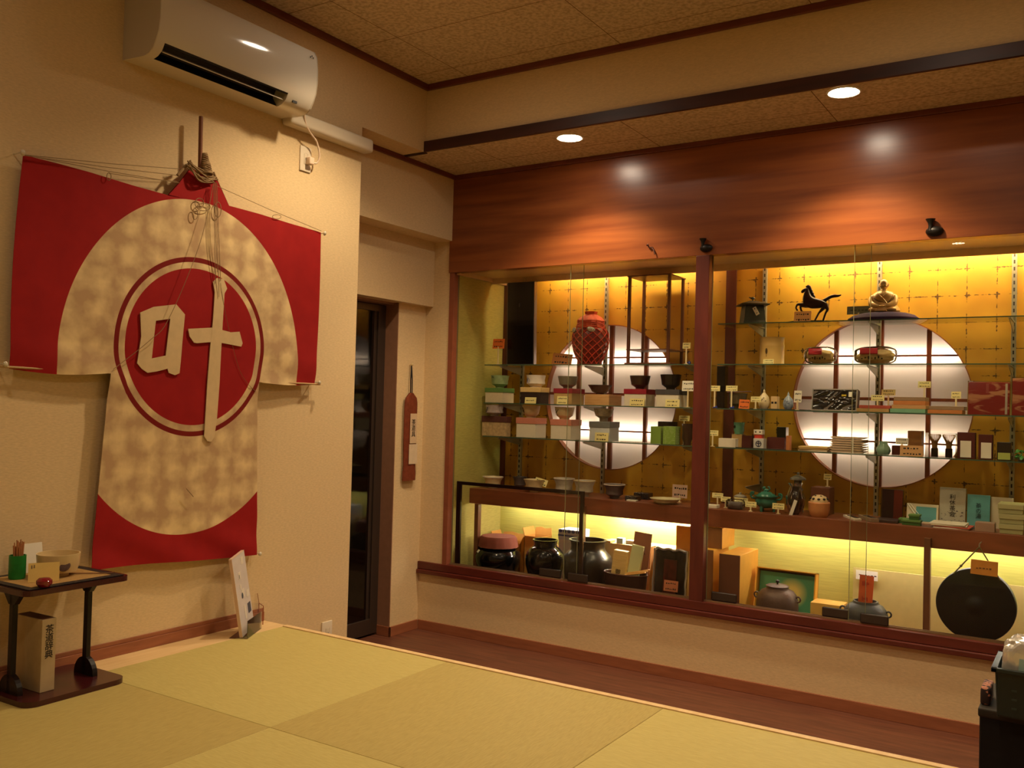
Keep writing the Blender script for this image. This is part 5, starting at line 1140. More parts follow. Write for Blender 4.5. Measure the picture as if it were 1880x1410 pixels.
def leanbox(px0, px1, yt, yb, Y, D, lean, mt, label, name='slim_box', rot=0.0, cat='box'):
    """slim box standing in the basket, leaning sideways"""
    xc, zc = (col(px0, .55, Y)+col(px1, .55, Y))/2-math.sin(lean)*.22, FZ+.014; w = (col(px1, .6, Y)-col(px0, .6, Y))/2; Ht = Z((px0+px1)/2, yt, Y)-zc
    t = thing(name, label, cat, (xc, Y, zc)); t.rotation_euler = (rot, lean, .15)
    m = MB(); m.box(-w, w, -D/2, D/2, 0, Ht, .002); m.done('box_body', mt, t); return t, w, Ht
t, w, Ht = leanbox(1127, 1150, 1010, 1060, 4.655, .05, .10, BOXW, 'slim pale wooden box with black brush writing standing in the basket')
text('御色', .030, INK, t, (0, -.0262, .155), name='brush_writing', vertical=True, gap=.95)
leanbox(1156, 1176, 1000, 1060, 4.67, .03, .16, mat('pale_green_box', (202, 206, 150), .55), 'slim pale green box leaning in the basket beside the wooden box')
leanbox(1160, 1190, 977, 1050, 4.735, .012, .10, mat('brown_board', (150, 96, 70), .6), 'brown board with a dark pencil mark leaning behind the slim boxes', 'thin_board', cat='board')
t = list(C.objects)[-2]
m = MB(); m.tube(smoothpts([(-.024, -.008, .265), (-.010, -.008, .275), (.0, -.008, .262)]), .002, 6); m.tube(smoothpts([(.0, -.008, .272), (.016, -.008, .276), (.024, -.008, .266)]), .002, 6)
o_ = m.done('pencil_mark', INK, [q for q in C.objects if q.name.startswith('thin_board')][0])
pxbox('cardboard_sheet', 'cardboard box', 'brown cardboard carton behind the wrapped lacquer panel', 1172, 1192, 1200, 1003, FZ, 4.80, CBD, None, dep=.08)
for i in range(3):
    t = thing('bamboo_slat', ['bamboo slat across the basket rim, front one', 'bamboo slat across the basket rim, middle one', 'bamboo slat across the basket rim, rear one'][i], 'slat', (col(1167, .55, 4.63)+.0, 4.625+.022*i, Z(1147, 1052, 4.66)+.006+.004*i), 0, 'bamboo slats on the basket')
    t.rotation_euler = (0, -.22, .08*i); m = MB(); m.box(-.065, .065, -.009, .009, 0, .006, .002); m.done('slat_body', mat('bamboo_yellow', (206, 150, 74), .4), t)
# wrapped black panel with red centre
xa, xb = col(1200, .6, 4.66), col(1257, .6, 4.66); w = (xb-xa)/2; H = Z(1228, 1010, 4.66)-FZ
t = thing('framed_panel', 'black framed dark red panel in clear bubble film, left of the red post', 'panel', ((xa+xb)/2, 4.66, FZ)); t.rotation_euler = (-.10, 0, 0)
m = MB(); m.box(-w, w, 0, .03, 0, H, .003); m.done('frame', LAC, t)
m = MB(); m.box(-w*.42, w*.42, -.002, .0, H*.04, H*.84, .004, 3); m.done('red_centre', mat('deep_red_lacquer', (110, 24, 22), .3), t)
m = MB(); bb = bmesh.new(); bmesh.ops.create_grid(bb, x_segments=40, y_segments=60, size=.5)
for v in bb.verts:
    x, y = v.co.x, v.co.y; e = max(abs(x), abs(y))*2; v.co = Vector((x*(2*w+.03), -.014-.006*math.sin(31*x+17*y)*math.sin(23*y-9*x)+(.02*(max(0, e-.8)/.2)), H/2+.006+y*(H+.02)))
m._merge(bb); m.done('clear_film', PLASTIC, t, False)
for s in (-1, 1):
    m = MB(); m.tube([(s*(w+.004), -.008+.004*math.sin(i*1.7), H*i/14) for i in range(15)], .005, 6); m.done('film_edge', mat('film_edge', (150, 140, 130), .3, 0, .6), t, True)
m = MB(); m.tube([(-w+2*w*i/14, -.006+.004*math.sin(i*2.1), H+.004*math.sin(i*1.3)) for i in range(15)], .007, 6); m.done('film_edge', MATS['film_edge'], t, True)
t = tagcard(1219, 1243, 1066, 1086, Z(1231, 1086, 4.625), 4.625, 'pale orange price card standing before the wrapped lacquer panel', mat('tan_orange_card', (200, 120, 80), .6), foot=False)
# ================================================================== LOWER COMPARTMENT, right bay
FC = wood('box_front_brown', (96, 54, 32), (112, 64, 38), (2, 2, 2), .6)
YEL = mat('yellow_carton', (232, 172, 62), .65, 0, .3, .05, 25)
def carton(x0, xs, yt, z, Y, D, label, fmt, name='cardboard_box'):
    Xa, Xb = col(x0, z+.1, Y), col(xs, z+.1, Y); w = (Xb-Xa)/2; H = Z(xs, yt, Y)-z; t = thing(name, label, 'cardboard box', ((Xa+Xb)/2, Y+D/2, z), 0, 'yellow cardboard boxes right of the post')
    m = MB(); m.box(-w, w, -D/2+.002, D/2, 0, H, .003); m.done('box_body', YEL, t)
    m = MB(); m.box(-w, w, -D/2-.001, -D/2+.002, .001, H-.001, .001); m.done('front_face', fmt, t)
    return Xb, z+H
_, za = carton(1275, 1308, 1010, FZ, 4.66, .24, 'tall yellow cardboard box half behind the red post', mat('face_brown', (140, 92, 52), .6, 0, .3, .06), )
_, zb2 = carton(1270, 1326, 970, za, 4.72, .20, 'flat yellow cardboard box lying on the tall one beside the red post', mat('face_brown', (140, 92, 52), .6))
carton(1319, 1357, 1020, FZ, 4.60, .30, 'tall yellow cardboard box with a dark brown front, right of the post', FC)
# green picture box with frame
xa, xb = col(1388, .55, 4.80), col(1497, .55, 4.80); w = (xb-xa)/2; H = Z(1440, 1047, 4.80)-FZ
t = thing('picture_box', 'open carton framing a green picture with a pale yellow moon behind the kettle', 'picture', ((xa+xb)/2, 4.80, FZ)); t.rotation_euler = (-.16, 0, 0)
GP, g, P_ = newmat('green_moon_picture'); tc = g.add('ShaderNodeTexCoord'); mp = g.add('ShaderNodeMapping'); mp.inputs['Location'].default_value = (-.030, 0, -(H-.115)); g.link(tc.outputs['Object'], mp.inputs[0])
ln_ = g.add('ShaderNodeVectorMath', operation='LENGTH'); g.link(mp.outputs[0], ln_.inputs[0]); r = g.add('ShaderNodeValToRGB')
r.color_ramp.elements[0].position = .03; r.color_ramp.elements[0].color = lin((244, 226, 130)); r.color_ramp.elements[1].position = .08; r.color_ramp.elements[1].color = lin((86, 160, 116)); g.link(ln_.outputs['Value'], r.inputs[0]); g.link(r.outputs[0], P_.inputs['Base Color']); P_.inputs['Roughness'].default_value = .4
m = MB(); m.box(-w+.010, w-.012, .004, .02, .0, H-.016, .001); m.done('green_picture', GP, t)
m = MB(); m.box(-w, -w+.006, -.03, .03, 0, H); m.box(w-.006, w, -.03, .03, 0, H); m.box(-w, w, -.03, .03, H-.005, H); m.box(-w, w, .024, .03, 0, H); m.done('carton_frame', YEL, t)
m = MB(); m.box(-w+.006, w-.006, -.002, .004, H-.018, H-.012); m.done('dark_liner', PB['dark'], t)
# kettles
IR = mat('brown_cast_iron', (88, 66, 54), .5, .35, .5, .15, 90, .3); IG = mat('grey_cast_iron', (62, 62, 62), .5, .35, .5, .12, 90, .3)
def kettle(cx, w, Y, label, mt, ymouth, ybottom, lid, mw, ybase_z=FZ, sink=0.0):
    k = depthm(cx, Y, .5); R = w*k/2; N = Z(cx, ymouth, Y)-ybase_z; mr = mw*k/2; t = thing('tea_kettle', label, 'kettle', base(cx, ybase_z, Y), 0, 'cast iron tea kettles')
    m = MB(); m.lathe([(0, 0), (R*.7, 0), (R*.92, N*.16), (R*1.02, N*.24), (R*1.03, N*.29), (R*.99, N*.31), (R*.99, N*.36), (R*.99, N*.55), (R*.97, N*.70), (R*.90, N*.82), (R*.76, N*.915), (mr*1.04, N*.975), (mr*.98, N+.006), (mr*.86, N+.006), (mr*.86, N*.9), (0, N*.9)], seg=64); m.done('kettle_body', mt, t, True)
    for s in (-1, 1):
        c = Vector((s*R*1.0, -.004, N*.76)); m = MB(); m.tube([c+Vector((.012*math.cos(a), 0, .013*math.sin(a))) for a in [2*PI*i/20 for i in range(20)]], .0042, 8, True); m.done('ring_lug', mt, t, True)
    if lid:
        m = MB(); m.lathe([(mr*1.06, N+.004), (mr*1.10, N+.008), (mr*.9, N+.013), (mr*.3, N+.016), (0, N+.016)], seg=48); m.done('lid', mt, t, True)
        m = MB(); m.lathe([(.004, N+.014), (.004, N+.022), (.010, N+.028), (.010, N+.034), (0, N+.040)], seg=20); m.done('lid_knob', IRON, t, True)
    return t, R, N, mr
kettle(1426, 76, 4.68, 'brown cast iron tea kettle with lid and round knob', IR, 1078, 1125, True, 38)
t, R, N, mr = kettle(1588, 80, 4.66, 'dark grey cast iron tea kettle without lid, holding an orange slip', IG, 1105, 1150, False, 44)
t = thing('paper_slip', 'orange paper slip standing up from the mouth of the grey kettle', 'paper slip', base(1588, FZ+N*.92, 4.66)); H = Z(1588, 1056, 4.66)-(FZ+N*.92); w = 12.5*depthm(1588, 4.66, .6)
m = MB(); m.box(-w*1.0, w*1.0, -.0008, .0008, 0, H, 0, T=Matrix.Rotation(.05, 4, 'Y')); m.done('slip', mat('red_orange_slip', (216, 92, 40), .6, var=.05), t)
m = MB(); m.box(-.002, .002, -.0015, -.0008, H*.84, H*.88, T=Matrix.Rotation(.05, 4, 'Y')); scribble(m, w*1.2, H, 2, 5, -.0016); m.done('ink_marks', REDINK, t)
xa, xb = col(1567, .6, 5.05), col(1900, .6, 5.05)
t = thing('backing_board', 'large plain beige board leaning on the green wall behind the grey kettle', 'board', ((xa+xb)/2, 5.045, FZ)); m = MB(); m.box(-(xb-xa)/2, (xb-xa)/2, 0, .012, 0, Z(1600, 1045, 5.05)-FZ, .001); m.done('board', mat('beige_board', (212, 196, 124), .7, 0, .3, .04), t)
t = tagcard(1575, 1608, 1048, 1065, FZ+.28, 5.03, 'bright white card fixed to the beige board behind the orange slip', mat('bright_card', (250, 248, 236), .6), foot=False, rows=1, tilt=0, name='wall_card'); t.location.z = Z(1591, 1065, 5.03); del t['group']; t['category'] = 'card'
t, w, D, H = pxbox('small_carton', 'cardboard box', 'small yellow carton with a red round stamp between the kettles', 1487, 1545, 1555, 1109, FZ, 4.72, mat('yellow_carton2', (216, 172, 84), .65, 0, .3, .05), None, dep=.12)
m = MB(); m.tube([(-w*.25+.013*math.cos(a), -D/2-.0006, H*.45+.013*math.sin(a)) for a in [2*PI*i/24 for i in range(24)]], .0012, 5, True); m.tube([(-w*.25-.007, -D/2-.0006, H*.45), (-w*.25+.007, -D/2-.0006, H*.45)], .0012); m.tube([(-w*.25, -D/2-.0006, H*.45-.007), (-w*.25, -D/2-.0006, H*.45+.007)], .0012); m.done('red_stamp', REDINK, t)
t = thing('coaster_stand', 'small dark ring stand beside the brown kettle', 'stand', base(1467, FZ, 4.62)); m = MB(); m.lathe([(.022, 0), (.030, .004), (.028, .010), (.018, .010), (.016, 0)], seg=24); m.done('ring', mat('rust_ring', (90, 76, 52), .6), t, True)
# gong
Y = 4.62; xa, xb = col(1718, .6, Y), col(1867, .6, Y); R = (xb-xa)/2; zc = Z(1792, 1112, Y)
t = thing('gong', 'large black round gong hanging from a cord at the right end of the case', 'gong', ((xa+xb)/2, Y, zc)); T = Matrix.Rotation(-PI/2, 4, 'X') @ Matrix.Rotation(PI, 4, 'X') @ Matrix.Rotation(0, 4, 'Z')
GM = mat('black_gong', (22, 20, 20), .45, .3, .5, .2, 30)
T = Matrix.Rotation(PI/2, 4, 'X')
m = MB(); m.lathe([(R*.98, -.045), (R, -.040), (R, -.004), (R*.985, .0), (R*.9, .003), (R*.3, .004), (R*.2, .006), (R*.14, .012), (0, .015)], seg=72, T=T); m.lathe([(R*.98, -.045), (R*.96, -.040), (R*.96, -.004), (0, -.004)], seg=72, T=T); m.done('gong_disc', GM, t, True)
hx = hit(1798, 1004, 1, Y); hk = Vector((hx[0]-(xa+xb)/2, 0, hx[2]-zc))
m = MB(); m.tube([(-R*.56, .0, R*.80), hk], .0032, 6); m.tube([(R*.60, .0, R*.76), hk], .0032, 6); m.sphere(tuple(Vector((-R*.56, 0, R*.80)).lerp(hk, .3)), .006); m.done('cord', mat('cord_brown', (96, 84, 44), .8), t, True)
m = MB(); m.tube([hk+Vector((0, 0, -.004)), hk+Vector((0, .0, .012)), hk+Vector((0, .085, .012))], .003, 8); m.done('hanging_hook', STEEL, t, True)
wq = (col(1832, .8, 4.60)-col(1782, .8, 4.60))/2; zt = Z(1808, 1029, 4.60); zb = Z(1808, 1056, 4.60)
t = thing('price_card', 'large orange yellow price card tied over the top of the gong', 'price card', (col(1807, .8, 4.595), 4.595, zb)); T = Matrix.Rotation(.03, 4, 'Y')
m = MB(); m.box(-wq, wq, -.001, .001, 0, zt-zb, .0008, T=T); m.done('card', mat('amber_card', (214, 140, 56), .6, 0, .3, .08), t); m = MB(); scribble(m, wq*1.6, (zt-zb)*.9, 1, 9, -.0018); m.done('ink_marks', mat('brown_ink', (110, 66, 30), .7), t)
crumple('wrapped_bundle', 'white wrapped bundle on the case floor right of the gong', 'packet', 1878, 1148, 26, 28, FZ, 4.66, mat('white_wrap', (214, 200, 190), .4), None, 4)
# ================================================================== AIR CONDITIONER
AW = mat('air_con_white', (216, 208, 194), .09, 0, .6); AD = mat('air_con_dark', (8, 8, 10), .5)
y0, y1 = 2.115, 2.922; ym0, ym1 = 2.152, 2.776
t = thing('air_conditioner', 'white wall mounted air conditioner with an open dark outlet slot', 'air conditioner', (XL, (y0+y1)/2, 2.67)); yc = (y0+y1)/2; zc = 2.67
top = [(0, .300), (.165, .288), (.196, .277), (.213, .250), (.2205, .190), (.2205, .130), (.213, .082), (.200, .052)]
bot = [(.110, .000), (.0, .006)]
cx_ = [(.183, .022), (.160, .006), (.138, .0)]
full = top+cx_+bot
notch = top+[(.198, .048), (.120, .079), (.100, .040), (.128, .002)]+bot
def ext(poly, a, b_):
    mb.prism([(x, z) for x, z in poly], b_-a, 'y', a-yc)
mb = MB(); ext(full, y0, ym0); ext(full, ym1, y1); ext(notch, ym0, ym1); bmesh.ops.remove_doubles(mb.b, verts=mb.b.verts, dist=1e-5)
mb.done('housing', AW, t, True)
m = MB(); m.prism([(.1975, .0485), (.119, .081), (.099, .041), (.1285, .0015), (.127, .004), (.103, .041), (.121, .073), (.193, .042)], ym1-ym0-.002, 'y', ym0-yc+.001); m.done('outlet_slot', AD, t)
m = MB(); T = Matrix.Translation((.160, 0, .030)) @ Matrix.Rotation(.62, 4, 'Y'); m.box(-.012, .014, ym0-yc+.012, ym1-yc-.004, -.002, .002, .0015, T=T); m.done('louvre', AW, t, True)
m = MB(); m.box(.184, .190, ym1-yc+.035, ym1-yc+.060, .020, .030, T=None); m.done('indicator_window', AD, t)
m = MB(); 
for i in range(3): m.box(.2205, .2225, y1-yc-.046+.008*i, y1-yc-.042+.008*i, .232+.006*(i % 2), .240+.006*(i % 2))
m.done('maker_mark', mat('mark_grey', (70, 66, 60), .5), t)
m = MB(); m.prism([(x*1.004+.0004, z*1.004-.0006) for x, z in full], .004, 'y', y0-yc-.004); m.done('end_panel', mat('air_con_side', (200, 190, 172), .3), t); m = MB(); m.prism([(x*1.004+.0004, z*1.004-.0006) for x, z in full], .004, 'y', y1-yc); m.done('end_panel', mat('air_con_side', (200, 190, 172), .3), t)
# pipe duct
t = thing('pipe_duct', 'white rounded pipe cover running from the air conditioner to the corner', 'pipe cover', (XL, 3.21, 2.68))
m = MB(); m.box(0.0005, .07, -.29, .275, -.033, .035, .016, 4); m.done('duct_cover', mat('duct_white', (206, 192, 170), .4), t, True)
# cable and upper socket
def socket(px0, py0, px1, py1, label, sw=.07, sh=.118):
    h = hit((px0+px1)/2, (py0+py1)/2, 0, XL); t = thing('wall_socket', label, 'wall socket', (XL, h[1], h[2]))
    m = MB(); m.box(.0003, .008, -sw/2, sw/2, -sh/2, sh/2, .003, 3); m.done('cover_plate', mat('ivory_plastic', (222, 208, 186), .35), t, True)
    m = MB(); m.box(.008, .010, -.012, .012, -.026, .026, .002); m.done('insert', mat('ivory_plastic2', (208, 194, 172), .4), t, True)
    m = MB()
    for s in (-1, 1): m.box(.0098, .0104, s*.0042-.0009, s*.0042+.0009, -.004, .006)
    m.done('slots', INK, t); return t, h
t, h = socket(549, 267, 570, 318, 'ivory wall socket below the air conditioner with a plug in it')
S = t; hs = h
socket(589, 1130, 608, 1195, 'ivory wall socket low on the wall beside the platform rim')
t = thing('power_plug', 'white plug in the upper wall socket', 'plug', (XL+.009, hs[1]+.010, hs[2]-.006)); PLW = mat('plug_white', (226, 200, 176), .4)
m = MB(); m.box(.0015, .030, -.014, .016, -.020, .014, .004, 3); m.done('plug_body', PLW, t, True)
m = MB(); m.tube(smoothpts([(.024, .012, -.010), (.032, .030, -.006), (.040, .036, .030), (.046, .010, .085), (.050, -.035, .115), (.058, -.075, .145), (.07, -.100, .190), (.08, -.118, .225)], 8), .0042, 10); m.done('cable', PLW, t, True)
# ================================================================== KITE
KR, KC = (150, 24, 26), (206, 170, 120)
KM, g, P_ = newmat('kite_cloth')
tc = g.add('ShaderNodeTexCoord'); sp = g.add('ShaderNodeSeparateXYZ'); g.link(tc.outputs['Object'], sp.inputs[0]); yy, zz = sp.outputs[1], sp.outputs[2]
nz = g.add('ShaderNodeTexNoise'); nz.inputs['Scale'].default_value = 13; nz.inputs['Detail'].default_value = 4; g.link(tc.outputs['Object'], nz.inputs['Vector'])
def sq(v): return g.math('MULTIPLY', v, v)
def ell(cy, cz, a, b_): return g.math('ADD', sq(g.math('DIVIDE', g.math('SUBTRACT', yy, cy), a)), sq(g.math('DIVIDE', g.math('SUBTRACT', zz, cz), b_)))
KY, KZ = 2.45, 1.50
def rel(p): return (p[0]-KY, p[1]-KZ)
e1 = ell(0.0, .012, .582, .682)
inner = g.math('LESS_THAN', e1, 1.0)
ring = g.math('SQRT', ell(0.004, .095, .366, .366))
def lt(v, x): return g.math('LESS_THAN', v, x)
r = g.add('ShaderNodeValToRGB'); r.color_ramp.elements[0].color = lin((186, 154, 118)); r.color_ramp.elements[1].color = lin((228, 202, 152)); r.color_ramp.elements[0].position = .35; r.color_ramp.elements[1].position = .65
# faint darker grid where the bamboo ribs lie behind the cream cloth
def rib(o, per, off):
    f = g.math('FRACT', g.math('DIVIDE', g.math('ADD', o, off), per)); return g.math('MULTIPLY', g.math('ABSOLUTE', g.math('SUBTRACT', f, .5)), 2)
gx, gz = rib(yy, .118, 5.03), rib(zz, .118, 5.0); pk = g.math('MULTIPLY', gx, gz)
fac = g.math('ADD', g.math('MULTIPLY', nz.outputs[0], .78), g.math('MULTIPLY', pk, .30)); g.link(fac, r.inputs[0])
r2 = g.add('ShaderNodeValToRGB'); r2.color_ramp.elements[0].color = lin((138, 20, 24)); r2.color_ramp.elements[1].color = lin((164, 30, 30)); g.link(nz.outputs[0], r2.inputs[0])
dk = lin((120, 26, 22))
c1 = g.mix(inner, r2.outputs[0], r.outputs[0])
c2 = g.mix(lt(ring, 1.0), c1, dk); c3 = g.mix(lt(ring, .945), c2, r.outputs[0]); c4 = g.mix(lt(ring, .875), c3, r2.outputs[0])
g.link(c4, P_.inputs['Base Color']); P_.inputs['Roughness'].default_value = .85; P_.inputs['Specular IOR Level'].default_value = .2
t = thing('cloth_kite', 'large red and cream cloth kite in robe shape with a white emblem', 'kite', (XL+.045, KY, KZ))
def kx(y, z):      # soft billow and creases of the cloth
    v = .010*math.sin(3.1*y+1.2)*math.sin(2.2*z+.5)+.004*math.sin(17*y+5*z)*max(0, abs(y)-.25)
    v += .006*math.sin(26*(z+.35*y))*math.exp(-((z+.03)/.10)**2)*(1 if abs(y) > .3 else .2)
    v += .005*math.sin(30*(z+.6*y))*math.exp(-((z+.74)/.10)**2)
    return v
outline = [L(42, 283), L(160, 317), L(240, 340), L(300, 357)]
TOPL = [rel(L(*q)) for q in ((42, 284), (100, 299), (160, 316), (240, 341), (300, 358), (360, 371), (410, 377), (470, 393), (530, 411), (587, 427))]
def edge_top(y):   # upper outline, sagging between pole tie and corners
    pts = TOPL
    for (a, b1), (c, d1) in zip(pts, pts[1:]):
        if a <= y <= c: f = (y-a)/(c-a); return b1+(d1-b1)*f
    return pts[0][1] if y < 0 else pts[-1][1]
def edge_side(z, s):
    f = max(0, min(1, (z+.02)/.72)); return (-.745+.018*f-.012*math.sin(PI*f)) if s < 0 else (.705+.006*math.sin(PI*f)-.006*(1-f))
bb = bmesh.new(); NY, NZ = 90, 60
def gridpatch(fy0, fy1, fz0, fz1, ny, nz_):
    rows = []
    for j in range(nz_+1):
        w_ = j/nz_; row = []
        for i in range(ny+1):
            u_ = i/ny
            yapx = -.74+1.45*u_
            zz0, zz1 = fz0(u_), fz1(u_); z = zz0+(zz1-zz0)*w_; y = fy0(z)+(fy1(z)-fy0(z))*u_; row.append(bb.verts.new((kx(y, z), y, z)))
        rows.append(row)
    for j in range(nz_):
        for i in range(ny): bb.faces.new((rows[j][i], rows[j][i+1], rows[j+1][i+1], rows[j+1][i]))
lower = lambda u_: -.030-.012*math.sin(PI*min(u_/.25, 1)) if u_ < .25 else (-.030 if u_ < .75 else -.036-.008*math.sin(PI*(u_-.75)/.25))
gridpatch(lambda z: edge_side(z, -1), lambda z: edge_side(z, 1), lower, lambda u_: edge_top(-.735+1.44*u_), 96, 44)
gridpatch(lambda z: -.372-.052*max(0, min(1, (-.02-z)/.75)), lambda z: .345+.03*max(0, min(1, (-.1-z)/.6)), lambda u_: -.758-.042*u_+.0*math.sin(PI*u_)+.003*math.sin(2*PI*u_), lambda u_: -.028, 56, 44)
# pull the pointed head up to the pole
m = MB(); m._merge(bb)
m.prism([rel(L(*q)) for q in ((303, 359), (322, 338), (342, 312), (352, 304), (366, 314), (385, 322), (394, 330), (403, 350), (416, 379), (360, 372))], .003, 'x', .004)
m.b.verts.ensure_lookup_table(); bmesh.ops.solidify(m.b, geom=[f for f in m.b.faces if len(f.verts) == 4 and f.calc_area() < .002], thickness=.002)
m.done('cloth', KM, t, True)
KW = mat('emblem_cloth', (212, 186, 144), .85, 0, .2, .05, 30)
def wpoly(pts, zoomo=(0, 200), sc=2.848):
    out = []
    for x, y in pts: h_ = hit(zoomo[0]+x/sc, zoomo[1]+y/sc, 0, XL+.05); out.append((h_[1]-KY, h_[2]-KZ))
    return out
mouth = [[(730, 1065), (800, 1035), (915, 1022), (885, 1097), (810, 1108), (735, 1190)], [(915, 1022), (960, 1075), (948, 1210), (940, 1320), (935, 1382), (912, 1392), (880, 1380), (873, 1358), (862, 1290), (872, 1200), (885, 1097)],
         [(715, 1330), (735, 1190), (810, 1108), (800, 1200), (790, 1305), (750, 1345)], [(715, 1330), (790, 1305), (862, 1290), (873, 1358), (820, 1372), (770, 1380), (740, 1360)]]
m = MB()
for q in mouth: m.prism(wpoly(q), .003, 'x', .004)
bmesh.ops.transform(m.b, matrix=Matrix.Identity(4), verts=m.b.verts)
for v in m.b.verts: v.co.x += kx(v.co.y, v.co.z)
m.done('emblem_box_stroke', KW, t)
m = MB()
vert = [(1105, 905), (1125, 885), (1160, 890), (1178, 940), (1165, 965), (1157, 1100), (1150, 1250), (1143, 1440), (1132, 1620), (1120, 1715), (1104, 1740), (1085, 1738), (1067, 1712), (1072, 1600), (1080, 1440), (1092, 1250), (1106, 1100), (1114, 960)]
hor = [(977, 1150), (1110, 1143), (1150, 1155), (1200, 1168), (1245, 1165), (1262, 1225), (1255, 1243), (1145, 1222), (1085, 1220), (1025, 1225), (1008, 1222), (985, 1190)]
m.prism(wpoly(vert), .0034, 'x', .004); m.prism(wpoly(hor), .003, 'x', .004)
for v in m.b.verts: v.co.x += kx(v.co.y, v.co.z)
m.done('emblem_cross_stroke', KW, t)
BBM = mat('bamboo_spar', (120, 70, 42), .5, 0, .4, .1, 30); TWINE = mat('twine', (140, 112, 76), .85)
def pw(px, py, dx=.0): h_ = hit(px, py, 0, XL+.045+dx); return Vector((dx, h_[1]-KY, h_[2]-KZ))
m = MB(); m.tube([pw(369, 214, .012), pw(367, 316, .012)], .0085, 12); m.done('centre_pole', BBM, t, True)
m = MB(); m.tube([(-.006, -.79, -.024), (-.006, .735, -.034)], .004, 8); m.done('lower_spar', mat('pale_spar', (190, 156, 108), .6), t, True)
m = MB(); r8 = random.Random(11)
for i in range(14): # wound collar of cord on the pole
    zc_ = .892-.0062*i; rr_ = .011+.0014*i; m.tube([(.014+rr_*math.cos(a), .006+.0008*i+rr_*math.sin(a), zc_+.003*math.sin(a+i)) for a in [2*PI*k_/16 for k_ in range(16)]], .0034, 6, True)
for i in range(12): # drooping skein
    a0 = pw(345+r8.uniform(-4, 6), 300+r8.uniform(-6, 8), .02); a1 = pw(368+r8.uniform(-6, 6), 318+r8.uniform(-8, 14), .03+.01*r8.random()); a2 = pw(396+r8.uniform(-6, 4), 330+r8.uniform(-6, 6), .02)
    m.tube(smoothpts([a0, a1, a2], 6), .0028, 6)
m.tube(smoothpts([pw(326, 322, .01), pw(340, 306, .01), pw(352, 299, .012)]), .006, 6)
m.tube(smoothpts([pw(392, 316, .01), pw(396, 326, .015), pw(399, 330, .012)]), .005, 6)
m.done('wound_cord', TWINE, t, True)
m = MB()
for a, b_ in (((42, 284), (342, 311)), ((42, 285), (327, 322)), ((200, 318), (325, 333)), ((395, 340), (590, 424)), ((42, 284), (330, 336))):
    m.tube([pw(*a, .006), (pw(*a, .006)+pw(*b_, .008))/2+Vector((0, 0, -.004)), pw(*b_, .008)], .0013, 5)
m.done('top_strings', TWINE, t)
m = MB()
for i, (ex, ey) in enumerate(((396, 520), (399, 500), (402, 545), (405, 515))):
    m.tube(smoothpts([pw(392+i*2, 335, .03), pw(394+i*2.5, 430, .035), pw(ex, ey, .02)], 8), .0012, 5)
m.tube(smoothpts([pw(392, 338, .03), pw(366, 450, .05), pw(310, 585, .04), pw(275, 625, .03), pw(208, 678, .008)], 6), .0012, 5)
m.tube(smoothpts([pw(405, 520, .02), pw(415, 580, .015), pw(440, 680, .01), pw(470, 720, .008)], 6), .0008, 5)
m.done('bridle_strings', TWINE, t, True); m = MB()
for cx_, cy_, rw, rh in ((366, 373, 8, 9), (374, 380, 12, 7), (358, 393, 5, 10), (400, 385, 6, 14)):
    m = MB(); m.tube([pw(cx_+rw*math.cos(a), cy_+rh*math.sin(a), .02) for a in [2*PI*k_/18 for k_ in range(18)]], .0016, 5, True); m.done('cord_loop', TWINE, t, True)
for cx_, cy_, rw, rh in ((200, 324, 4, 7), (508, 398, 8, 4)):
    m = MB(); m.tube([pw(cx_+rw*math.cos(a), cy_+rh*math.sin(a), .01) for a in [2*PI*k_/16 for k_ in range(16)]], .0014, 5, True); m.done('cord_loop', TWINE, t, True)
m = MB(); m.tube([pw(342, 897, .012), pw(355, 912, .012)], .0016, 5)
m.done('loose_twig', TWINE, t, True)
for (px, py) in ((38, 280), (593, 428), (6, 668), (583, 702), (474, 1016)):
    q = pw(px, py, .0); m = MB(); m.tube([(-.043, q.y, q.z), (.010, q.y, q.z)], .0022, 8); m.sphere((.014, q.y, q.z), .0085, (.5, 1, 1)); m.sphere((.004, q.y+.006, q.z-.004), .007); m.done('wall_pin', mat('clear_pin', (210, 200, 180), .2, 0, .7), t, True)
# ================================================================== TALL LACQUER STAND with tea things
STL = mat('red_black_lacquer', (62, 16, 20), .22, 0, .6, .1, 12); BKL = mat('black_lacquer_leg', (20, 8, 10), .4, 0, .35)
a_ = Vector((-2.832, 1.66)); ang = math.atan2(1.977-1.731, -2.886+2.911)
RZ = PI/2-.10
TX, TY = -2.985, 1.800       # stand centre
t = thing('lacquer_stand', 'dark red lacquered two tier stand with flat legs at the left edge', 'stand', (TX, TY, T0), 0)
t.rotation_euler = (0, 0, .02)
def rrect(x0, x1, y0, y1, r, n=6):
    out = []
    for cx_, cy_, a0 in ((x1-r, y1-r, 0), (x0+r, y1-r, 90), (x0+r, y0+r, 180), (x1-r, y0+r, 270)):
        for i in range(n+1): a = math.radians(a0+90*i/n); out.append((cx_+r*math.cos(a), cy_+r*math.sin(a)))
    return out
m = MB(); m.prism(rrect(-.150, .150, -.165, .200, .045), .018, 'z', 0); m.done('base_board', STL, t)
m = MB(); m.prism(rrect(-.155, .160, -.185, .190, .03), .017, 'z', .357); m.done('top_board', STL, t)
m = MB(); m.prism(rrect(-.148, .153, -.178, .183, .028), .001, 'z', .374); m.done('board_inlay', mat('dark_inlay', (36, 18, 18), .3), t)
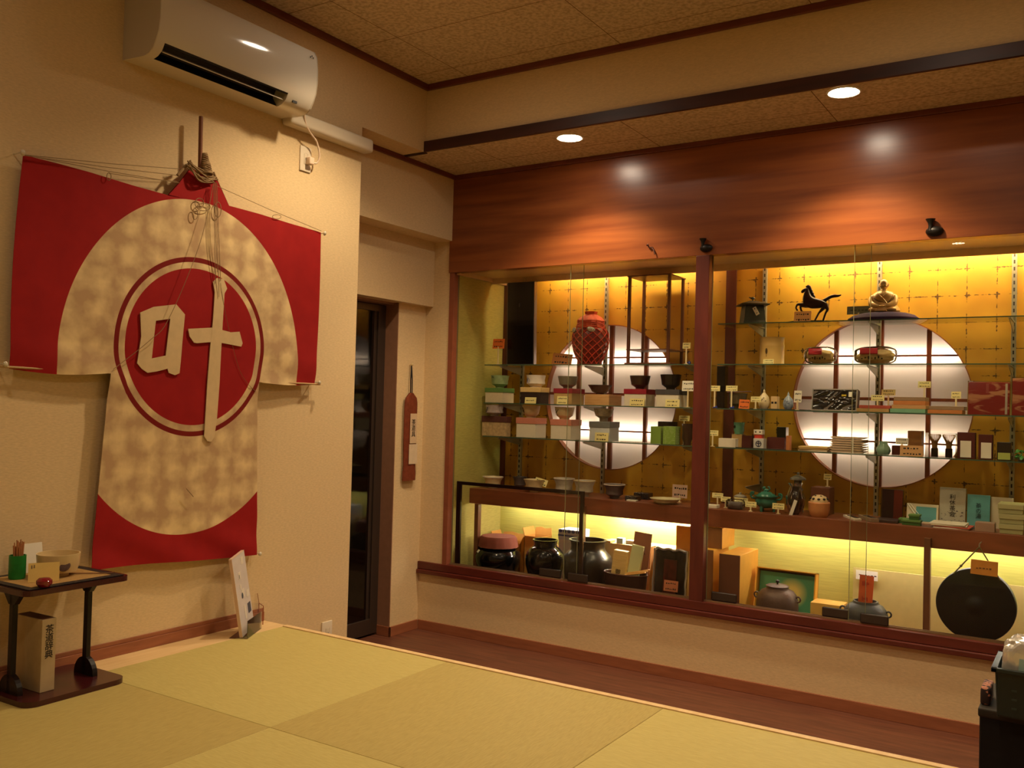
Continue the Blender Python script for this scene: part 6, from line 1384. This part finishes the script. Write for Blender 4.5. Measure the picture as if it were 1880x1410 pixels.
for s in (-1, 1):
    m = MB(); yl = .137 if s > 0 else -.130; m.box(-.011, .011, yl-.009, yl+.009, .018, .357, .002); m.done('leg', BKL, t)
    m = MB(); m.prism([(.055*math.cos(PI*i/14), .062*math.sin(PI*i/14)) for i in range(15)], .018, 'y', yl-.009); o = m.done('leg_foot', BKL, t); o.location = (0, 0, .018)
    m = MB(); m.prism([(-.016, -.05), (.016, -.05), (.05, -.010), (.05, 0), (-.05, 0), (-.05, -.010)], .018, 'y', yl-.009); o = m.done('leg_bracket', BKL, t); o.location = (0, 0, .357)
ZT = T0+.3755
MATM = mat('woven_mat', (168, 132, 80), .8, 0, .2, .12, 200)
def onT(px, py, z=None): return hit(px, py, 2, ZT if z is None else z)
t = thing('place_mat', 'woven tan mat with dark patterned border on the lacquered stand', 'mat', (TX, TY, ZT)); t.rotation_euler = (0, 0, .02)
m = MB(); m.box(-.115, .120, -.145, .140, .0, .003, .001); m.done('woven_field', MATM, t)
DKB = mat('border_cloth', (44, 36, 34), .6, 0, .3, .6, 130)
for i, (x0, x1, ya, yb) in enumerate(((-.143, -.115, -.172, .167), (.120, .148, -.172, .167), (-.115, .120, -.172, -.145), (-.115, .120, .140, .167))):
    m = MB(); m.box(x0, x1, ya, yb, .0, .0032, .001); m.done('border', DKB, t)
ZM = ZT+.0035
q = onT(106, 1056, ZM); kk = (q-EYE).dot(FW)/FPX
t = thing('tea_bowl', 'large cream tea bowl with a dark crest mark on the stand', 'tea bowl', q, 0); R = 37*kk; H = .076
m = MB(); m.lathe([(0, .004), (R*.42, .004), (R*.44, 0), (R*.5, 0), (R*.5, .008), (R*.86, H*.20), (R*.96, H*.5), (R, H), (R-.004, H), (R*.92, H*.5), (R*.78, H*.22), (0, H*.16)], seg=56); m.done('bowl_body', mat('cream_bowl', (214, 190, 142), .3, 0, .5, .04, 20), t, True)
a = math.radians(-13); T = Matrix.Rotation(a, 4, 'Z') @ Matrix.Translation((R*.955, 0, H*.50)) @ Matrix.Rotation(-.10, 4, 'Y')
m = MB(); m.sphere((0, 0, 0), .017, (.10, 1.15, .85), T=T @ Matrix.Rotation(.5, 4, 'X')); m.done('crest_mark', mat('crest_grey', (88, 66, 62), .5, 0, .4, .3, 120), t, True)
t.location = q
q2 = onT(31, 1062, ZM); kk = (q2-EYE).dot(FW)/FPX
t = thing('pick_cup', 'small green cup full of wooden picks on the stand', 'cup', q2); R = 14.5*kk; H = .078
m = MB(); m.lathe([(0, 0), (R*.92, 0), (R, .006), (R, H), (R*.9, H), (R*.88, .01), (0, .01)], seg=32); m.done('cup_body', mat('green_plastic', (30, 128, 52), .4, 0, .4, .15, 60), t, True)
m = MB(); r5 = random.Random(2)
for i in range(24):
    a = r5.uniform(0, 6.28); rr = R*.75*math.sqrt(r5.random()); m.tube([(rr*math.cos(a)*.7, rr*math.sin(a)*.7, .012), (rr*math.cos(a), rr*math.sin(a), H+r5.uniform(.028, .050))], .0019, 5)
o = m.done('wooden_picks', mat('pick_wood', (176, 116, 74), .6), t)
q3 = onT(80, 1068, ZM)
t = thing('price_card', 'yellow handwritten card standing before the cream bowl on the stand', 'price card', q3); t.rotation_euler = (0, 0, math.radians(62)); w = .046
T = Matrix.Rotation(-.15, 4, 'X'); m = MB(); m.box(-w, w, -.0008, .0008, 0, .062, T=T); m.done('card', mat('deep_yellow_card', (232, 200, 120), .7, 0, .3, .03), t)
m = MB(); m.box(-w*.82, -w*.74, -.0015, -.0008, .044, .055, T=T); m.box(-w*.66, -w*.58, -.0015, -.0008, .046, .056, T=T); m.done('ink_marks', mat('faded_ink', (130, 110, 80), .7), t)
q4 = onT(81, 1077, ZM)
t = thing('tea_caddy', 'small glossy dark red lacquer caddy at the front edge of the stand', 'tea caddy', q4); m = MB(); m.lathe([(0, 0), (.016, 0), (.024, .010), (.024, .020), (.016, .028), (0, .030)], seg=32); m.done('caddy_body', mat('red_lacquer', (120, 16, 30), .1, 0, .8), t, True)
q5 = onT(158, 1054, ZM)
t = thing('tea_scoop', 'thin bamboo tea scoop lying on the mat right of the bowl', 'tea scoop', q5); t.rotation_euler = (0, 0, .5); m = MB(); m.tube(smoothpts([(-.075, -.02, .003), (0, 0, .003), (.075, .02, .003), (.088, .024, .007)]), .002, 6); m.done('scoop', mat('scoop_brown', (120, 80, 50), .5), t, True)
q6 = Vector((-3.10, coly(60, ZM, -3.10), ZM))
t = thing('note_card', 'plain pale card leaning at the rear of the stand', 'card', q6); t.rotation_euler = (0, 0, math.radians(90)); m = MB(); m.box(-.045, .040, -.001, .001, 0, .10, T=Matrix.Rotation(-.2, 4, 'X')); m.done('card', CARD_W, t)
# boxed dictionary on the base board
ZB = T0+.018; c0 = hit(73, 1273, 2, ZB)
t = thing('book', 'thick boxed dictionary with a black vertical title standing on the stand base', 'book', c0); t.rotation_euler = (0, 0, math.radians(90)+.03)
BW, BD, BH = .050, .150, .238
m = MB(); m.box(0, BW, 0, BD, 0, BH, .0015); m.done('slip_case', mat('cream_book_case', (188, 166, 130), .7, 0, .3, .12, 14), t)
m = MB(); m.box(.004, BW-.004, .006, BD-.004, BH, BH+.0006); m.done('case_top', mat('case_top_brown', (112, 66, 44), .7), t)
text('茶道辞典', .030, INK, t, (BW*.52, -.0008, BH*.68), name='title', vertical=True, gap=.92)
# ================================================================== BROCHURE in a clear stand
c1 = hit(446, 1172, 2, T0); t = thing('brochure', 'tall pale grey brochure with small pictures standing against the banner wall', 'brochure', c1)
dv = hit(481, 1146, 2, T0)-c1; az = math.atan2(dv.y, dv.x); t.rotation_euler = (0, 0, az)
BWd = .155; T = Matrix.Rotation(-.14, 4, 'X') @ Matrix.Rotation(-.10, 4, 'Y')
BH2 = .335
m = MB(); m.box(0, BWd, 0, .012, .004, BH2, .001, T=T); m.done('pages', mat('brochure_grey', (204, 194, 196), .35, 0, .4, .06, 18), t)
m = MB(); m.box(-.002, .0, .0, .013, .004, BH2, T=T); m.box(0, BWd, -.0005, .013, BH2, BH2+.002, T=T); m.done('page_edge', mat('page_pink', (216, 184, 160), .5), t)
m = MB(); r6 = random.Random(5)
for (fx, fz, w_, h_) in ((.30, .70, .026, .03), (.62, .86, .03, .03), (.30, .58, .015, .02), (.38, .46, .03, .035), (.72, .42, .03, .03), (.40, .18, .02, .06)): m.box(BWd*fx, BWd*fx+w_, -.0012, 0, BH2*fz, BH2*fz+h_, T=T)
m.done('pale_pictures', mat('brochure_white', (220, 210, 200), .4), t)
m = MB(); m.box(BWd*.68, BWd*.68+.034, -.0014, 0, BH2*.22, BH2*.22+.042, T=T); m.sphere((BWd*.40, -.001, BH2*.49), .010, (1, .1, 1.3), T=T); m.box(BWd*.34, BWd*.36, -.002, 0, BH2*.71, BH2*.76, T=T); m.done('dark_pictures', mat('brochure_dark', (62, 66, 90), .4), t)
m = MB(); m.box(-.01, BWd+.02, -.022, -.020, 0, .075, T=None); m.box(-.01, BWd+.02, -.022, .055, 0, .002); m.box(BWd+.018, BWd+.020, -.022, .055, 0, .11); m.done('clear_stand', PLASTIC, t)
t = thing('wire_easel', 'small reddish wire easel behind the brochure', 'easel', hit(483, 1144, 2, T0)); m = MB(); q = hit(483, 1144, 2, T0); q = Vector((XL+.03, q[1], T0))
m.tube([(-.03, 0, .0), (-.03, 0, .085), (.02, -.02, .082)], .0018); m.tube([(-.03, 0, .085), (-.032, -.01, .13)], .0012); m.tube([(.02, -.02, 0), (.02, -.02, .082)], .0018); m.done('wires', mat('easel_copper', (150, 80, 44), .5), t)
# ================================================================== HANGING CLOTH BAG on the recess wall
t = thing('hanging_scroll_bag', 'narrow brown cloth bag with a white lettered label hanging from a pin', 'hanging bag', (-3.525, 4.347, 1.62)); BC = mat('brown_bag_cloth', (118, 56, 34), .85, 0, .2, .15, 40)
m = MB(); bb = bmesh.new(); prf = [(.012, -.170), (.052, -.200), (.060, -.23), (.060, -.45), (.055, -.60), (.062, -.66), (.060, -.700)]
rows = []
for hw, z in prf:
    row = []
    for i in range(24):
        a = 2*PI*i/24; row.append(bb.verts.new((.020+.014*math.cos(a)*(1+.15*math.sin(5*a+z*30)), hw*math.sin(a), z)))
    rows.append(row)
for A, B in zip(rows, rows[1:]):
    for i in range(24): bb.faces.new((A[i], A[(i+1) % 24], B[(i+1) % 24], B[i]))
bb.faces.new(rows[0]); bb.faces.new(rows[-1][::-1]); bmesh.ops.recalc_face_normals(bb, faces=bb.faces); m._merge(bb); m.done('bag', BC, t, True)
m = MB(); m.tube([(.016, 0, 0), (.018, -.006, -.09), (.020, -.006, -.175)], .0035, 6); m.tube([(.016, 0, 0), (.018, .008, -.09), (.020, .008, -.175)], .0035, 6); m.done('cord', mat('black_cord', (20, 12, 12), .7), t)
m = MB(); m.tube([(0, 0, .0), (.018, 0, .002)], .003, 8); m.sphere((.020, 0, .002), .008); m.done('pin', mat('cream_pin', (216, 190, 140), .4), t, True)
m = MB(); m.box(.036, .0372, -.022, .040, -.475, -.295); m.done('label', mat('bag_label', (206, 178, 146), .7), t)
text('茶道具', .038, INK, t, (.0378, .009, -.385), (PI/2, 0, PI/2), 'lettering', vertical=True, gap=.95)
m = MB(); m.box(.037, .0385, -.028, .050, -.60, -.480); m.done('paper_note', mat('note_white', (214, 192, 164), .7, 0, .3, .05), t)
# ================================================================== RIGHT FOREGROUND: dark chest, basket, bagged goods
YQ = 3.62; xl = col(1797, .2, YQ); ztp = Z(1797, 1300, YQ)
t = thing('dark_chest', 'black cloth covered chest cut off by the lower right corner', 'chest', (xl+.25, YQ+.18, 0)); BLK = mat('black_cloth', (14, 12, 14), .7, 0, .3, .2, 30)
m = MB(); m.box(-.25, .25, -.18, .18, 0, ztp, .006); m.done('chest_body', BLK, t)
m = MB(); m.box(-.255, .255, -.185, .185, ztp-.03, ztp+.004, .008, 3); m.done('top_cloth', mat('dark_top_cloth', (40, 34, 26), .6, 0, .3, .3, 14), t, True)
FLC, g, P_ = newmat('floral_cloth'); tc = g.add('ShaderNodeTexCoord'); n = g.add('ShaderNodeTexNoise'); n.inputs['Scale'].default_value = 26; n.inputs['Distortion'].default_value = 1.5; g.link(tc.outputs['Object'], n.inputs['Vector'])
r = g.add('ShaderNodeValToRGB'); r.color_ramp.interpolation = 'CONSTANT'; r.color_ramp.elements[0].color = lin((40, 24, 24)); r.color_ramp.elements[1].position = .5; r.color_ramp.elements[1].color = lin((176, 112, 84)); g.link(n.outputs[0], r.inputs[0]); g.link(r.outputs[0], P_.inputs['Base Color']); P_.inputs['Roughness'].default_value = .7
xw = col(1797, ztp+.02, YQ+.03); t2 = thing('floral_pouch', 'flat floral patterned pouch standing on the dark chest behind the basket', 'pouch', (xw+.062, YQ+.06, ztp+.0045)); m = MB(); m.box(-.058, -.026, -.03, .10, 0, Z(1797, 1262, YQ+.04)-ztp, .008, 3); m.done('pouch_body', FLC, t2, True)
xb_ = col(1826, ztp+.05, YQ-.08); zr = Z(1826, 1232, YQ-.10)
t = thing('plastic_basket', 'dark green plastic basket on the black chest', 'basket', (xb_+.16, YQ+.05, ztp+.005)); PB2 = mat('dark_green_plastic', (20, 34, 32), .35, 0, .5); H = zr-ztp
for s in (-1, 1):
    m = MB(); T = Matrix.Rotation(s*.05, 4, 'Y'); m.box(s*.150-.003, s*.150+.003, -.12, .12, .004, H, .001, T=T)
    m.done('side_wall', PB2, t)
for s in (-1, 1):
    m = MB(); m.box(-.152, .152, s*.12-.003, s*.12+.003, .004, H, .001); m.done('end_wall', PB2, t)
m = MB(); m.box(-.15, .15, -.12, .12, 0, .004); m.done('bottom', PB2, t)
m = MB(); 
for a, b_, c_, d_ in ((-.172, .172, -.138, -.120), (-.172, .172, .120, .138), (-.172, -.154, -.138, .138), (.154, .172, -.138, .138)): m.box(a, b_, c_, d_, H-.012, H+.002, .002)
bmesh.ops.remove_doubles(m.b, verts=m.b.verts, dist=1e-5); m.done('rim', PB2, t)
m = MB()
for i in range(4):
    for j in range(3): m.box(-.11+.06*i, -.095+.06*i, -.1245, -.1232, .03+.03*j, .036+.03*j)
m.done('moulded_marks', mat('basket_mark', (44, 60, 56), .4), t)
FOIL = mat('foil_film', (216, 212, 204), .22, .55, .9)
for i, (dx, dy, w_, h_, lb, sd) in enumerate(((-.072, -.045, .078, .150, 'silvery foil bag in the green basket, front left', 2), (.072, -.045, .074, .142, 'silvery foil bag in the green basket, front right', 5), (0.0, .055, .10, .140, 'silvery foil bag in the green basket, rear one', 9))):
    t3 = thing('foil_bag', lb, 'bag', (xb_+.16+dx, YQ+.05+dy, ztp+.012), 0, 'foil bags in the basket'); bb = bmesh.new(); bmesh.ops.create_icosphere(bb, subdivisions=4, radius=1); rr = random.Random(sd); of = [(Vector((rr.uniform(-1, 1), rr.uniform(-1, 1), rr.uniform(-1, 1))), rr.uniform(5, 12)) for _ in range(8)]
    for v in bb.verts:
        p = v.co.copy(); d = 1+sum(abs(math.sin(f*p.dot(o_)+i)) for o_, f in of)*.03-.12; p = Vector([math.copysign(abs(c_)**.6, c_) for c_ in p]); v.co = Vector((p.x*w_*.92*d, p.y*.042*d, h_*.86+p.z*h_*.84*d))
    m = MB(); m._merge(bb); m.done('foil', FOIL if i != 1 else FOIL, t3, False)
    m = MB(); m.box(-.028, .030, -.046, -.044, h_*.95, h_*1.25, T=Matrix.Rotation(.05, 4, 'Y')); m.done('label', mat('bag_blue_label', (150, 176, 168), .5), t3)
